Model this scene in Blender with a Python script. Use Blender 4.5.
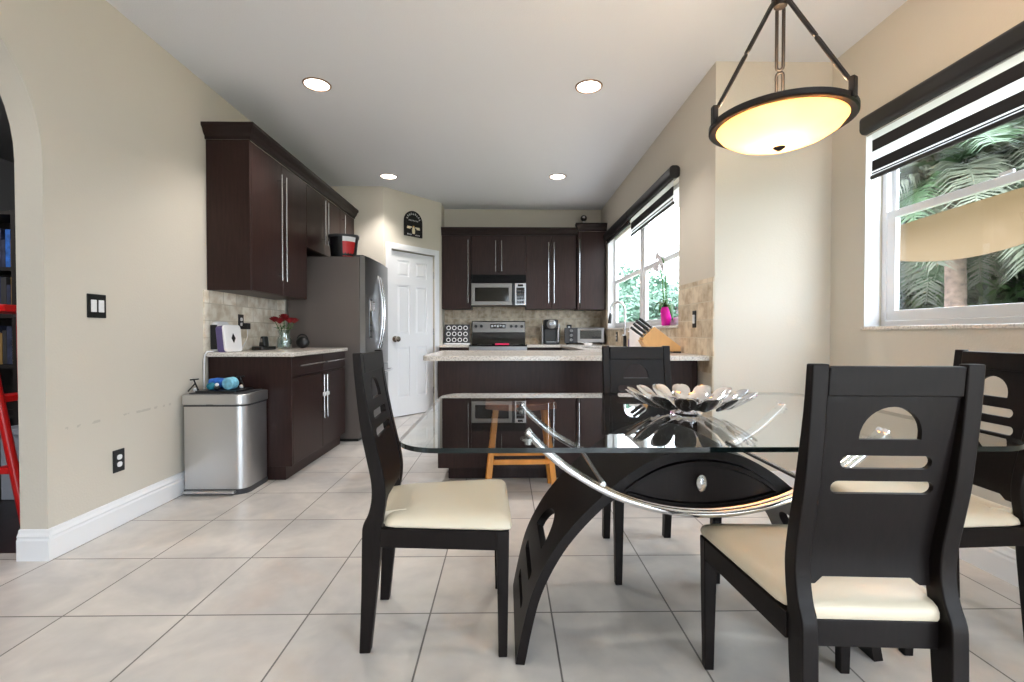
import bpy, bmesh, math, random
from mathutils import Vector, Matrix, geometry
random.seed(7)
PI = math.pi
for _o in list(bpy.data.objects):
    bpy.data.objects.remove(_o)
SC = bpy.context.scene
COL = SC.collection

# ------------------------------------------------------------------ camera, world, light, exposure
F = 475.0
YAW, PITCH, CAMZ = 6.6 / F, -7.5 / F, 1.07
cd = bpy.data.cameras.new('camera')
cd.sensor_fit = 'HORIZONTAL'; cd.sensor_width = 36.0; cd.lens = 36.0 * F / 1024.0
cd.clip_start = 0.05; cd.clip_end = 200
cam = bpy.data.objects.new('camera', cd); COL.objects.link(cam)
cam.location = (0, 0, CAMZ)
cam.rotation_euler = (PI / 2 + PITCH, 0, -YAW)
SC.camera = cam

w = bpy.data.worlds.new('overcast_sky'); SC.world = w; w.use_nodes = True
bg = w.node_tree.nodes['Background']
bg.inputs[0].default_value = (0.80, 0.895, 1.0, 1); bg.inputs[1].default_value = 3.0

vs = SC.view_settings
SC.display_settings.display_device = 'sRGB'
vs.view_transform = 'Standard'; vs.look = 'None'; vs.gamma = 1.0; vs.use_curve_mapping = False
vs.exposure = 1.98
SC.cycles.use_denoising = True
SC.cycles.max_bounces = 10; SC.cycles.diffuse_bounces = 6; SC.cycles.glossy_bounces = 5
SC.cycles.transparent_max_bounces = 24; SC.cycles.transmission_bounces = 8
SC.cycles.caustics_reflective = False; SC.cycles.caustics_refractive = False
SC.cycles.sample_clamp_indirect = 8.0

def portal(name, loc, rot, sx, sy):
    l = bpy.data.lights.new(name, 'AREA'); l.shape = 'RECTANGLE'; l.size = sx; l.size_y = sy
    l.cycles.is_portal = True
    o = bpy.data.objects.new(name, l); COL.objects.link(o); o.location = loc; o.rotation_euler = rot
    return o
# sky portals fill the three window openings (kitchen, dining, and the glazed wall behind the camera)
portal('kitchen_daylight', (1.62, 5.14, 1.75), (0, PI / 2, 0), 1.25, 2.7)
portal('dining_daylight', (2.40, 2.15, 1.75), (0, PI / 2, 0), 1.4, 1.5)
portal('patio_daylight', (0.9, -3.60, 1.2), (PI / 2, 0, 0), 1.8, 2.4)
portal('side_patio_daylight', (2.40, -1.55, 1.1), (0, PI / 2, 0), 2.2, 2.5)

# ------------------------------------------------------------------ room dimensions
XL, XK, XD = -2.165, 1.398, 2.18
YJ, YB, YR = 3.16, 6.94, -3.5
ZC = 2.875
PA, PB = (-1.50, 5.88), (-0.885, 6.61)      # pantry diagonal

# ------------------------------------------------------------------ materials
def lin(c):
    return tuple(((v / 255) / 12.92 if v / 255 <= .04045 else ((v / 255 + .055) / 1.055) ** 2.4) for v in c) + (1,)
MATS = {}
def mat(name, rgb, rough=.5, metal=0, spec=.5, noise=None, bump=None, emit=None, coat=0):
    """noise=(scale, amount, stretch_xyz): base colour varied by a noise; bump=(scale, strength)"""
    m = bpy.data.materials.new(name); m.use_nodes = True
    nt = m.node_tree; b = nt.nodes['Principled BSDF']
    c = lin(rgb)
    b.inputs['Base Color'].default_value = c
    b.inputs['Roughness'].default_value = rough
    b.inputs['Metallic'].default_value = metal
    b.inputs['Specular IOR Level'].default_value = spec
    if coat: b.inputs['Coat Weight'].default_value = coat; b.inputs['Coat Roughness'].default_value = .12
    tc = nt.nodes.new('ShaderNodeTexCoord')
    def tex(scale, stretch=(1, 1, 1), detail=4):
        mp = nt.nodes.new('ShaderNodeMapping'); mp.inputs['Scale'].default_value = stretch
        nt.links.new(tc.outputs['Object'], mp.inputs['Vector'])
        n = nt.nodes.new('ShaderNodeTexNoise'); n.inputs['Scale'].default_value = scale; n.inputs['Detail'].default_value = detail
        nt.links.new(mp.outputs['Vector'], n.inputs['Vector'])
        return n
    if noise:
        n = tex(noise[0], noise[2] if len(noise) > 2 else (1, 1, 1))
        r = nt.nodes.new('ShaderNodeValToRGB')
        a = noise[1]
        r.color_ramp.elements[0].position = .3; r.color_ramp.elements[1].position = .7
        r.color_ramp.elements[0].color = tuple(v * (1 - a) for v in c[:3]) + (1,)
        r.color_ramp.elements[1].color = tuple(min(1, v * (1 + a)) for v in c[:3]) + (1,)
        nt.links.new(n.outputs['Fac'], r.inputs['Fac']); nt.links.new(r.outputs['Color'], b.inputs['Base Color'])
    if bump:
        n = tex(bump[0], detail=3)
        bp = nt.nodes.new('ShaderNodeBump'); bp.inputs['Strength'].default_value = bump[1]; bp.inputs['Distance'].default_value = .004
        nt.links.new(n.outputs['Fac'], bp.inputs['Height']); nt.links.new(bp.outputs['Normal'], b.inputs['Normal'])
    if emit:
        b.inputs['Emission Color'].default_value = lin(emit[0]); b.inputs['Emission Strength'].default_value = emit[1]
    MATS[name] = m
    return m

mat('paint', (211, 204, 192), .85, spec=.2, bump=(90, .25))
mat('ceiling_paint', (226, 229, 236), .9, spec=.1, bump=(120, .25))
mat('white_paint', (240, 241, 244), .4)
mat('espresso', (24, 16, 15), .42, spec=.22, noise=(9, .25, (14, 14, 1)))
mat('espresso_chair', (20, 14, 13), .45, spec=.2, noise=(10, .25, (10, 10, 1)))
mat('cabinet', (46, 28, 25), .38, spec=.28, noise=(7, .25, (9, 9, .8)))
mat('crown', (34, 22, 21), .45, spec=.25)
mat('leather', (222, 210, 188), .42, bump=(160, .12))
mat('steel', (160, 159, 160), .30, 1.0)
mat('steel_side', (112, 104, 100), .45, .55)
mat('brushed', (200, 200, 200), .25, 1.0)
mat('chrome', (235, 235, 238), .07, 1.0)
mat('black_plastic', (18, 18, 20), .35)
mat('black_glass', (10, 10, 12), .06, spec=.6)
mat('dark_grey', (60, 60, 63), .5)
mat('white_plastic', (238, 238, 240), .35)
mat('oak', (214, 140, 52), .38, noise=(8, .25, (1, 1, .2)), coat=.2)
mat('oak_seat', (150, 84, 46), .3, noise=(8, .25, (.3, 2, 1)), coat=.3)
mat('birch', (226, 178, 118), .45, noise=(8, .15, (1, 1, .4)))
mat('bronze', (24, 19, 18), .5, .3)
mat('nickel', (170, 158, 148), .25, 1.0)
mat('red', (196, 16, 22), .4)
mat('rose', (128, 6, 18), .6)
mat('stem_green', (66, 110, 42), .6)
mat('leaf_dark', (52, 92, 40), .4)
mat('petal_white', (246, 242, 246), .6)
mat('magenta', (238, 22, 176), .3)
mat('blind_black', (24, 22, 27), .75)
mat('blind_bar', (22, 21, 25), .35)
mat('blue', (40, 104, 196), .6, noise=(30, .4))
mat('pale_blue', (130, 196, 220), .6, noise=(40, .3))
mat('teal', (28, 118, 140), .6, noise=(40, .3))
mat('purple', (96, 84, 132), .3)
mat('cream', (236, 226, 196), .6)
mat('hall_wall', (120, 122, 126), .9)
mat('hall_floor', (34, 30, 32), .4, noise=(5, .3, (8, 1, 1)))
mat('shelf_dark', (28, 24, 24), .6)
mat('denim', (52, 58, 84), .8, noise=(20, .4))
mat('grey_box', (150, 156, 168), .6)
mat('ladder_red', (206, 14, 18), .35)
mat('tan_board', (150, 120, 70), .7)
mat('sail', (88, 67, 36), .8, noise=(60, .05, (1, 1, 6)))
mat('bark', (112, 92, 82), .9, noise=(14, .4))
mat('lawn_green', (70, 100, 48), .95, noise=(6, .4))
mat('stucco', (206, 190, 168), .9)
mat('frond_green', (56, 80, 46), .55, noise=(3, .45))
mat('frond_pale', (96, 100, 82), .6, noise=(3, .5))
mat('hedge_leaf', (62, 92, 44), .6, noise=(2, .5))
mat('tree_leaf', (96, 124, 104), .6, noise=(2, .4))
mat('amber', (196, 130, 40), .2)
mat('pink', (232, 40, 96), .6)
mat('soil', (60, 44, 34), .9)
mat('gold', (220, 180, 110), .3, .8)
mat('range_steel', (128, 125, 122), .36, 1.0)
mat('vent_black', (10, 10, 11), .6, spec=.2)
mat('copper_trim', (150, 120, 100), .4, .5)
mat('fold_white', (236, 232, 226), .6)
mat('can_steel', (205, 205, 206), .38, 1.0)

def node_mat(name):
    m = bpy.data.materials.new(name); m.use_nodes = True; nt = m.node_tree
    for n in list(nt.nodes):
        if n.type != 'OUTPUT_MATERIAL': nt.nodes.remove(n)
    MATS[name] = m
    return m, nt, nt.nodes['Material Output']

def mix_glass(name, tint, ior_boost=1.0, const=None, gloss_rough=.0):
    """clear pane: see-through, with a Schlick mirror reflection added"""
    m, nt, out = node_mat(name)
    t = nt.nodes.new('ShaderNodeBsdfTransparent'); t.inputs[0].default_value = tint
    g = nt.nodes.new('ShaderNodeBsdfGlossy'); g.inputs['Roughness'].default_value = gloss_rough
    mx = nt.nodes.new('ShaderNodeMixShader')
    if const is not None:
        mx.inputs[0].default_value = const
    else:
        geo = nt.nodes.new('ShaderNodeNewGeometry')
        dot = nt.nodes.new('ShaderNodeVectorMath'); dot.operation = 'DOT_PRODUCT'
        nt.links.new(geo.outputs['Normal'], dot.inputs[0]); nt.links.new(geo.outputs['Incoming'], dot.inputs[1])
        def m_(op, a, b=None):
            n = nt.nodes.new('ShaderNodeMath'); n.operation = op
            for i, v in enumerate((a, b)):
                if v is None: continue
                if isinstance(v, (int, float)): n.inputs[i].default_value = v
                else: nt.links.new(v, n.inputs[i])
            return n.outputs[0]
        c = m_('ABSOLUTE', dot.outputs['Value'])
        f = m_('ADD', m_('MULTIPLY', m_('POWER', m_('SUBTRACT', 1.0, c), 5.0), .96), .04)
        f2 = m_('DIVIDE', m_('MULTIPLY', f, 2.0), m_('ADD', f, 1.0))      # both faces of the sheet
        f2 = m_('MINIMUM', m_('MULTIPLY', f2, ior_boost), 1.0)
        nt.links.new(f2, mx.inputs[0])
    nt.links.new(t.outputs[0], mx.inputs[1]); nt.links.new(g.outputs[0], mx.inputs[2])
    nt.links.new(mx.outputs[0], out.inputs[0])
    return m
mix_glass('table_glass', (.93, .965, .955, 1), 1.15)
mix_glass('table_glass_under', (.985, .995, .99, 1), const=0.0)
mix_glass('pane', (.97, .98, .98, 1), const=.05)
mix_glass('vase_glass', (.9, .95, .95, 1), 1.6)
m, nt, out = node_mat('glass_edge')
pb = nt.nodes.new('ShaderNodeBsdfPrincipled'); pb.inputs['Base Color'].default_value = (.004, .009, .009, 1)
pb.inputs['Roughness'].default_value = .08
nt.links.new(pb.outputs[0], out.inputs[0])
# sheer white band of the zebra blinds
m, nt, out = node_mat('blind_sheer')
t = nt.nodes.new('ShaderNodeBsdfTransparent'); d = nt.nodes.new('ShaderNodeBsdfTranslucent'); d2 = nt.nodes.new('ShaderNodeBsdfDiffuse')
d.inputs[0].default_value = (.95, .95, .97, 1); d2.inputs[0].default_value = (.9, .9, .92, 1)
a = nt.nodes.new('ShaderNodeMixShader'); a.inputs[0].default_value = .35
b = nt.nodes.new('ShaderNodeMixShader'); b.inputs[0].default_value = .82
nt.links.new(d.outputs[0], a.inputs[1]); nt.links.new(d2.outputs[0], a.inputs[2])
nt.links.new(t.outputs[0], b.inputs[1]); nt.links.new(a.outputs[0], b.inputs[2]); nt.links.new(b.outputs[0], out.inputs[0])
# alabaster glass of the pendant: translucent, lit by the bulbs inside
m, nt, out = node_mat('alabaster')
d = nt.nodes.new('ShaderNodeBsdfTranslucent'); d.inputs[0].default_value = (.6, .48, .33, 1)
d2 = nt.nodes.new('ShaderNodeBsdfPrincipled'); d2.inputs['Base Color'].default_value = (.85, .66, .42, 1); d2.inputs['Roughness'].default_value = .25
n = nt.nodes.new('ShaderNodeTexNoise'); n.inputs['Scale'].default_value = 7; n.inputs['Detail'].default_value = 5
r = nt.nodes.new('ShaderNodeValToRGB'); r.color_ramp.elements[0].color = (.80, .52, .28, 1); r.color_ramp.elements[1].color = (.82, .63, .42, 1)
tc = nt.nodes.new('ShaderNodeTexCoord')
nt.links.new(tc.outputs['Object'], n.inputs['Vector']); nt.links.new(n.outputs['Fac'], r.inputs['Fac']); nt.links.new(r.outputs['Color'], d.inputs[0])
a = nt.nodes.new('ShaderNodeMixShader'); a.inputs[0].default_value = .25
nt.links.new(d.outputs[0], a.inputs[1]); nt.links.new(d2.outputs[0], a.inputs[2]); nt.links.new(a.outputs[0], out.inputs[0])
# recessed lamp lens
m, nt, out = node_mat('lamp_lens')
e = nt.nodes.new('ShaderNodeEmission'); e.inputs[0].default_value = (1, .93, .82, 1); e.inputs[1].default_value = 4.0
nt.links.new(e.outputs[0], out.inputs[0])

def tile_floor():
    m, nt, out = node_mat('floor_tile')
    L = nt.links.new
    pb = nt.nodes.new('ShaderNodeBsdfPrincipled'); L(pb.outputs[0], out.inputs[0])
    geo = nt.nodes.new('ShaderNodeNewGeometry')
    mp = nt.nodes.new('ShaderNodeMapping'); mp.inputs['Location'].default_value = (1.676 + .463 * 10, -1.804 + .4625 * 20, 0)
    L(geo.outputs['Position'], mp.inputs['Vector'])
    br = nt.nodes.new('ShaderNodeTexBrick'); br.offset = 0; br.squash = 1
    br.inputs['Scale'].default_value = 1; br.inputs['Brick Width'].default_value = .463; br.inputs['Row Height'].default_value = .4625
    br.inputs['Mortar Size'].default_value = .0034; br.inputs['Mortar Smooth'].default_value = .1; br.inputs['Bias'].default_value = 0
    br.inputs['Color1'].default_value = (.93, .93, .93, 1); br.inputs['Color2'].default_value = (1.06, 1.04, 1.02, 1)
    br.inputs['Mortar'].default_value = (1, 1, 1, 1)
    L(mp.outputs['Vector'], br.inputs['Vector'])
    def noise(scale, det, dist=0):
        n = nt.nodes.new('ShaderNodeTexNoise'); n.inputs['Scale'].default_value = scale; n.inputs['Detail'].default_value = det
        n.inputs['Distortion'].default_value = dist
        L(geo.outputs['Position'], n.inputs['Vector']); return n
    n1 = noise(2.6, 6, .8); n2 = noise(14, 5); n3 = noise(1.7, 4, .5)
    r1 = nt.nodes.new('ShaderNodeValToRGB'); r1.color_ramp.elements[0].position = .3; r1.color_ramp.elements[1].position = .68
    r1.color_ramp.elements[0].color = lin((198, 195, 194)); r1.color_ramp.elements[1].color = lin((228, 222, 216))
    L(n1.outputs['Fac'], r1.inputs['Fac'])
    r3 = nt.nodes.new('ShaderNodeValToRGB'); r3.color_ramp.elements[0].position = .56; r3.color_ramp.elements[1].position = .78
    r3.color_ramp.elements[0].color = (0, 0, 0, 1); r3.color_ramp.elements[1].color = (.55, .55, .55, 1)
    L(n3.outputs['Fac'], r3.inputs['Fac'])
    mx = nt.nodes.new('ShaderNodeMix'); mx.data_type = 'RGBA'
    L(r3.outputs['Color'], mx.inputs[0]); L(r1.outputs['Color'], mx.inputs[6]); mx.inputs[7].default_value = lin((218, 196, 182))
    r2 = nt.nodes.new('ShaderNodeValToRGB'); r2.color_ramp.elements[0].color = (.9, .9, .9, 1); r2.color_ramp.elements[1].color = (1.06, 1.06, 1.06, 1)
    L(n2.outputs['Fac'], r2.inputs['Fac'])
    mu = nt.nodes.new('ShaderNodeMix'); mu.data_type = 'RGBA'; mu.blend_type = 'MULTIPLY'; mu.inputs[0].default_value = 1
    L(mx.outputs[2], mu.inputs[6]); L(r2.outputs['Color'], mu.inputs[7])
    mu2 = nt.nodes.new('ShaderNodeMix'); mu2.data_type = 'RGBA'; mu2.blend_type = 'MULTIPLY'; mu2.inputs[0].default_value = 1
    L(mu.outputs[2], mu2.inputs[6]); L(br.outputs['Color'], mu2.inputs[7])
    gm = nt.nodes.new('ShaderNodeMix'); gm.data_type = 'RGBA'
    L(br.outputs['Fac'], gm.inputs[0]); L(mu2.outputs[2], gm.inputs[6]); gm.inputs[7].default_value = lin((122, 117, 113))
    L(gm.outputs[2], pb.inputs['Base Color'])
    ro = nt.nodes.new('ShaderNodeMapRange'); ro.inputs['To Min'].default_value = .26; ro.inputs['To Max'].default_value = .8
    L(br.outputs['Fac'], ro.inputs['Value']); L(ro.outputs[0], pb.inputs['Roughness'])
    bp = nt.nodes.new('ShaderNodeBump'); bp.inputs['Strength'].default_value = .5; bp.inputs['Distance'].default_value = .002; bp.invert = True
    L(br.outputs['Fac'], bp.inputs['Height']); L(bp.outputs['Normal'], pb.inputs['Normal'])
tile_floor()

def stone_tile(name, axis, light, dark, bw=.17, rh=.125):
    """tumbled travertine; axis = which world axis runs along the wall ('x' or 'y')"""
    m, nt, out = node_mat(name); L = nt.links.new
    pb = nt.nodes.new('ShaderNodeBsdfPrincipled'); L(pb.outputs[0], out.inputs[0]); pb.inputs['Roughness'].default_value = .6
    geo = nt.nodes.new('ShaderNodeNewGeometry'); sp = nt.nodes.new('ShaderNodeSeparateXYZ'); cb = nt.nodes.new('ShaderNodeCombineXYZ')
    L(geo.outputs['Position'], sp.inputs[0]); L(sp.outputs['X' if axis == 'x' else 'Y'], cb.inputs[0]); L(sp.outputs['Z'], cb.inputs[1])
    mp = nt.nodes.new('ShaderNodeMapping'); mp.inputs['Location'].default_value = (5, -.915, 0); L(cb.outputs[0], mp.inputs['Vector'])
    br = nt.nodes.new('ShaderNodeTexBrick'); br.inputs['Scale'].default_value = 1
    br.inputs['Brick Width'].default_value = bw; br.inputs['Row Height'].default_value = rh
    br.inputs['Mortar Size'].default_value = .004; br.inputs['Mortar Smooth'].default_value = .3
    br.inputs['Color1'].default_value = (.86, .84, .8, 1); br.inputs['Color2'].default_value = (1.12, 1.1, 1.08, 1); br.inputs['Mortar'].default_value = (1, 1, 1, 1)
    L(mp.outputs['Vector'], br.inputs['Vector'])
    n = nt.nodes.new('ShaderNodeTexNoise'); n.inputs['Scale'].default_value = 14; n.inputs['Detail'].default_value = 6; L(geo.outputs['Position'], n.inputs['Vector'])
    r = nt.nodes.new('ShaderNodeValToRGB'); r.color_ramp.elements[0].position = .36; r.color_ramp.elements[1].position = .6
    r.color_ramp.elements[0].color = lin(dark); r.color_ramp.elements[1].color = lin(light); L(n.outputs['Fac'], r.inputs['Fac'])
    mu = nt.nodes.new('ShaderNodeMix'); mu.data_type = 'RGBA'; mu.blend_type = 'MULTIPLY'; mu.inputs[0].default_value = 1
    L(r.outputs['Color'], mu.inputs[6]); L(br.outputs['Color'], mu.inputs[7])
    gm = nt.nodes.new('ShaderNodeMix'); gm.data_type = 'RGBA'; L(br.outputs['Fac'], gm.inputs[0]); L(mu.outputs[2], gm.inputs[6])
    gm.inputs[7].default_value = lin((206, 196, 178)); L(gm.outputs[2], pb.inputs['Base Color'])
    bp = nt.nodes.new('ShaderNodeBump'); bp.inputs['Strength'].default_value = .6; bp.inputs['Distance'].default_value = .003; bp.invert = True
    L(br.outputs['Fac'], bp.inputs['Height']); L(bp.outputs['Normal'], pb.inputs['Normal'])
stone_tile('travertine_x', 'x', (222, 210, 190), (182, 163, 138))
stone_tile('travertine_y', 'y', (218, 206, 186), (186, 168, 144))

stone_tile('travertine_lit', 'y', (240, 235, 224), (212, 199, 180))  # lit copy of the travertine: missing light under the cabinets put into colour

def granite():
    m, nt, out = node_mat('granite'); L = nt.links.new
    pb = nt.nodes.new('ShaderNodeBsdfPrincipled'); L(pb.outputs[0], out.inputs[0]); pb.inputs['Roughness'].default_value = .16
    tc = nt.nodes.new('ShaderNodeTexCoord'); n = nt.nodes.new('ShaderNodeTexNoise'); n.inputs['Scale'].default_value = 90; n.inputs['Detail'].default_value = 3
    L(tc.outputs['Object'], n.inputs['Vector'])
    r = nt.nodes.new('ShaderNodeValToRGB'); e = r.color_ramp.elements
    e[0].position = .36; e[0].color = lin((190, 180, 172)); e[1].position = .52; e[1].color = lin((224, 217, 209))
    L(n.outputs['Fac'], r.inputs['Fac']); L(r.outputs['Color'], pb.inputs['Base Color'])
granite()
def scuffed_paint():
    mat('paint_scuffed', (211, 204, 192), .85, spec=.2, bump=(90, .25))
    m = MATS['paint_scuffed']; nt = m.node_tree; L = nt.links.new; pb = nt.nodes['Principled BSDF']
    geo = nt.nodes.new('ShaderNodeNewGeometry'); sp = nt.nodes.new('ShaderNodeSeparateXYZ'); L(geo.outputs['Position'], sp.inputs[0])
    def mth(op, a, b=None, c=None):
        n = nt.nodes.new('ShaderNodeMath'); n.operation = op
        for i, v in enumerate((a, b, c)):
            if v is None: continue
            if isinstance(v, (int, float)): n.inputs[i].default_value = v
            else: L(v, n.inputs[i])
        return n.outputs[0]
    n1 = nt.nodes.new('ShaderNodeTexNoise'); n1.inputs['Scale'].default_value = 22; n1.inputs['Detail'].default_value = 5; L(geo.outputs['Position'], n1.inputs['Vector'])
    zc = mth('ADD', mth('MULTIPLY', sp.outputs['Y'], .018), .558)
    band = mth('LESS_THAN', mth('ABSOLUTE', mth('SUBTRACT', sp.outputs['Z'], zc)), .007)
    rng = mth('MULTIPLY', mth('GREATER_THAN', sp.outputs['Y'], 2.36), mth('LESS_THAN', sp.outputs['Y'], 3.1))
    msk = mth('MULTIPLY', mth('MULTIPLY', band, rng), mth('GREATER_THAN', n1.outputs['Fac'], .55))
    mx = nt.nodes.new('ShaderNodeMix'); mx.data_type = 'RGBA'; L(mth('MULTIPLY', msk, .22), mx.inputs[0])
    mx.inputs[6].default_value = lin((211, 204, 192)); mx.inputs[7].default_value = lin((110, 104, 98)); L(mx.outputs[2], pb.inputs['Base Color'])
scuffed_paint()
M = MATS

# ------------------------------------------------------------------ mesh builder
class MB:
    def __init__(s): s.bm = bmesh.new()
    def face(s, vs, mi=0):
        try:
            f = s.bm.faces.new(vs); f.material_index = mi; return f
        except ValueError:
            return None
    def V(s, p): return s.bm.verts.new(p)
    def box(s, x0, x1, y0, y1, z0, z1, mi=0, T=None):
        P = [(x, y, z) for z in (z0, z1) for y in (y0, y1) for x in (x0, x1)]
        if T: P = [T @ Vector(p) for p in P]
        v = [s.V(p) for p in P]
        for q in ((0, 2, 3, 1), (4, 5, 7, 6), (0, 1, 5, 4), (1, 3, 7, 5), (3, 2, 6, 7), (2, 0, 4, 6)):
            s.face([v[i] for i in q], mi)
        return s
    def frustum(s, a, b, za, zb, mi=0):
        """a, b: rectangles (x0,x1,y0,y1) at za and zb"""
        P = [(x, y, z) for (r, z) in ((a, za), (b, zb)) for y in r[2:] for x in r[:2]]
        v = [s.V(p) for p in P]
        for q in ((0, 2, 3, 1), (4, 5, 7, 6), (0, 1, 5, 4), (1, 3, 7, 5), (3, 2, 6, 7), (2, 0, 4, 6)):
            s.face([v[i] for i in q], mi)
        return s
    def tube(s, pts, r, seg=10, closed=False, mi=0, cap=True, up=None):
        pts = [Vector(p) for p in pts]; n = len(pts)
        R = r if isinstance(r, (list, tuple)) else [r] * n
        rings = []; prev = None
        for i, p in enumerate(pts):
            if closed: t = pts[(i + 1) % n] - pts[i - 1]
            else: t = pts[min(i + 1, n - 1)] - pts[max(i - 1, 0)]
            t.normalize()
            if prev is None:
                h = Vector((0, 0, 1)) if abs(t.z) < .9 else Vector((1, 0, 0))
                u = t.cross(h).normalized()
            else:
                u = (prev - t * prev.dot(t)).normalized()
            prev = u; v = t.cross(u)
            rings.append([s.V(p + (u * math.cos(2 * PI * k / seg) + v * math.sin(2 * PI * k / seg)) * R[i]) for k in range(seg)])
        m_ = n if closed else n - 1
        for i in range(m_):
            a, b = rings[i], rings[(i + 1) % n]
            for k in range(seg): s.face([a[k], a[(k + 1) % seg], b[(k + 1) % seg], b[k]], mi)
        if cap and not closed:
            s.face(rings[0][::-1], mi); s.face(rings[-1], mi)
        return s
    def lathe(s, prof, seg=32, c=(0, 0, 0), mi=0, T=None, a0=0, a1=2 * PI):
        full = abs(a1 - a0 - 2 * PI) < 1e-6
        rings = []
        ns = seg if full else seg + 1
        for r, z in prof:
            ring = []
            if r < 1e-6:
                p = Vector((c[0], c[1], c[2] + z)); ring = [s.V(T @ p if T else p)]
            else:
                for k in range(ns):
                    a = a0 + (a1 - a0) * k / seg
                    p = Vector((c[0] + r * math.cos(a), c[1] + r * math.sin(a), c[2] + z)); ring.append(s.V(T @ p if T else p))
            rings.append(ring)
        for a, b in zip(rings, rings[1:]):
            for k in range(seg):
                k2 = (k + 1) % ns
                if len(a) == 1 and len(b) == 1: continue
                if len(a) == 1: s.face([a[0], b[k], b[k2]], mi)
                elif len(b) == 1: s.face([a[k], a[k2], b[0]], mi)
                else: s.face([a[k], a[k2], b[k2], b[k]], mi)
        return s
    def prism(s, poly, f, w0, w1, mi=0, caps=(None, None)):
        """poly: (u,v) list; f(u,v,w)->xyz"""
        a = [s.V(f(u, v, w0)) for u, v in poly]; b = [s.V(f(u, v, w1)) for u, v in poly]; n = len(poly)
        for i in range(n): s.face([a[i], a[(i + 1) % n], b[(i + 1) % n], b[i]], mi)
        s.face(a[::-1], mi if caps[0] is None else caps[0]); s.face(b, mi if caps[1] is None else caps[1])
        return s
    def ball(s, c, r, seg=14, rings=8, mi=0, sc=(1, 1, 1)):
        prof = [(r * math.sin(PI * i / rings), -r * math.cos(PI * i / rings)) for i in range(rings + 1)]
        prof[0] = (0, -r); prof[-1] = (0, r)
        T = Matrix.Translation(c) @ Matrix.Diagonal((sc[0], sc[1], sc[2], 1))
        return s.lathe(prof, seg, (0, 0, 0), mi, T)
    def plate(s, outline, holes, f, w0, w1, mi=0, step=None):
        """flat (u,v) outline with holes, given thickness w0..w1 through f(u,v,w)"""
        pts, edges = [], []
        def add(loop):
            b = len(pts); n = len(loop)
            pts.extend(Vector(p) for p in loop)
            edges.extend((b + i, b + (i + 1) % n) for i in range(n))
        add(outline)
        for h in holes: add(h)
        def inside(p, L):
            c = False; n = len(L)
            for i in range(n):
                (x1, y1), (x2, y2) = L[i], L[(i + 1) % n]
                if (y1 > p[1]) != (y2 > p[1]) and p[0] < (x2 - x1) * (p[1] - y1) / (y2 - y1) + x1: c = not c
            return c
        ok = lambda p: inside(p, outline) and not any(inside(p, h) for h in holes)
        if step:
            us = [p[0] for p in outline]; vs_ = [p[1] for p in outline]
            u = min(us) + step[0] * .5
            while u < max(us):
                v = min(vs_) + step[1] * .5
                while v < max(vs_):
                    if ok((u, v)): pts.append(Vector((u, v)))
                    v += step[1]
                u += step[0]
        r = geometry.delaunay_2d_cdt(pts, edges, [], 0, 1e-6)
        vv, tris = r[0], r[2]
        tris = [t for t in tris if ok(tuple(sum((Vector(vv[i]) for i in t), Vector((0, 0))) / len(t)))]
        used = sorted({i for t in tris for i in t})
        A = {i: s.V(f(vv[i][0], vv[i][1], w0)) for i in used}; B = {i: s.V(f(vv[i][0], vv[i][1], w1)) for i in used}
        cnt = {}
        for t in tris:
            s.face([A[i] for i in t][::-1], mi); s.face([B[i] for i in t], mi)
            for i in range(len(t)):
                a, b = t[i], t[(i + 1) % len(t)]
                cnt.setdefault((min(a, b), max(a, b)), []).append((a, b))
        for e in cnt.values():
            if len(e) == 1:
                a, b = e[0]; s.face([A[a], A[b], B[b], B[a]], mi)
        return s
    def build(s, name, m, parent=None, smooth=None, bevel=0, seg=2, loc=None, sub=0, recalc=True):
        bm = s.bm
        bmesh.ops.remove_doubles(bm, verts=bm.verts, dist=1e-6)
        if recalc: bmesh.ops.recalc_face_normals(bm, faces=bm.faces)
        if smooth is not None:
            ang = math.radians(smooth)
            for fc in bm.faces: fc.smooth = True
            for e in bm.edges:
                if len(e.link_faces) == 2 and e.calc_face_angle(0) > ang: e.smooth = False
        me = bpy.data.meshes.new(name); bm.to_mesh(me); bm.free()
        for x in (m if isinstance(m, (list, tuple)) else [m]): me.materials.append(M[x])
        o = bpy.data.objects.new(name, me); COL.objects.link(o)
        if loc: o.location = loc
        if parent is not None: o.parent = parent
        if bevel:
            b = o.modifiers.new('edge', 'BEVEL'); b.width = bevel; b.segments = seg; b.limit_method = 'ANGLE'; b.angle_limit = math.radians(40)
            b.harden_normals = False
        if sub:
            b = o.modifiers.new('sub', 'SUBSURF'); b.levels = sub; b.render_levels = sub
        return o

def tag(o, label, cat, group=None, kind=None):
    o['label'] = label; o['category'] = cat
    if group: o['group'] = group
    if kind: o['kind'] = kind
    return o
def thing(name, label, cat, loc=(0, 0, 0), rz=0, group=None):
    o = bpy.data.objects.new(name, None); COL.objects.link(o)
    o.location = loc; o.rotation_euler = (0, 0, rz); o.empty_display_size = .1
    return tag(o, label, cat, group)
def struct(o, label=None):
    o['kind'] = 'structure'
    if label: o['label'] = label
    return o
def dup(root, loc, rz=None, label=None):
    r = root.copy(); COL.objects.link(r); r.location = loc
    if rz is not None: r.rotation_euler = (0, 0, rz)
    if label: r['label'] = label
    for ch in list(root.children):
        c = ch.copy(); COL.objects.link(c); c.parent = r
        for g in list(ch.children):
            d_ = g.copy(); COL.objects.link(d_); d_.parent = c
    return r
def arc(cx, cy, r, a0, a1, n, ry=None):
    ry = r if ry is None else ry
    return [(cx + r * math.cos(a0 + (a1 - a0) * i / n), cy + ry * math.sin(a0 + (a1 - a0) * i / n)) for i in range(n + 1)]
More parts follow.
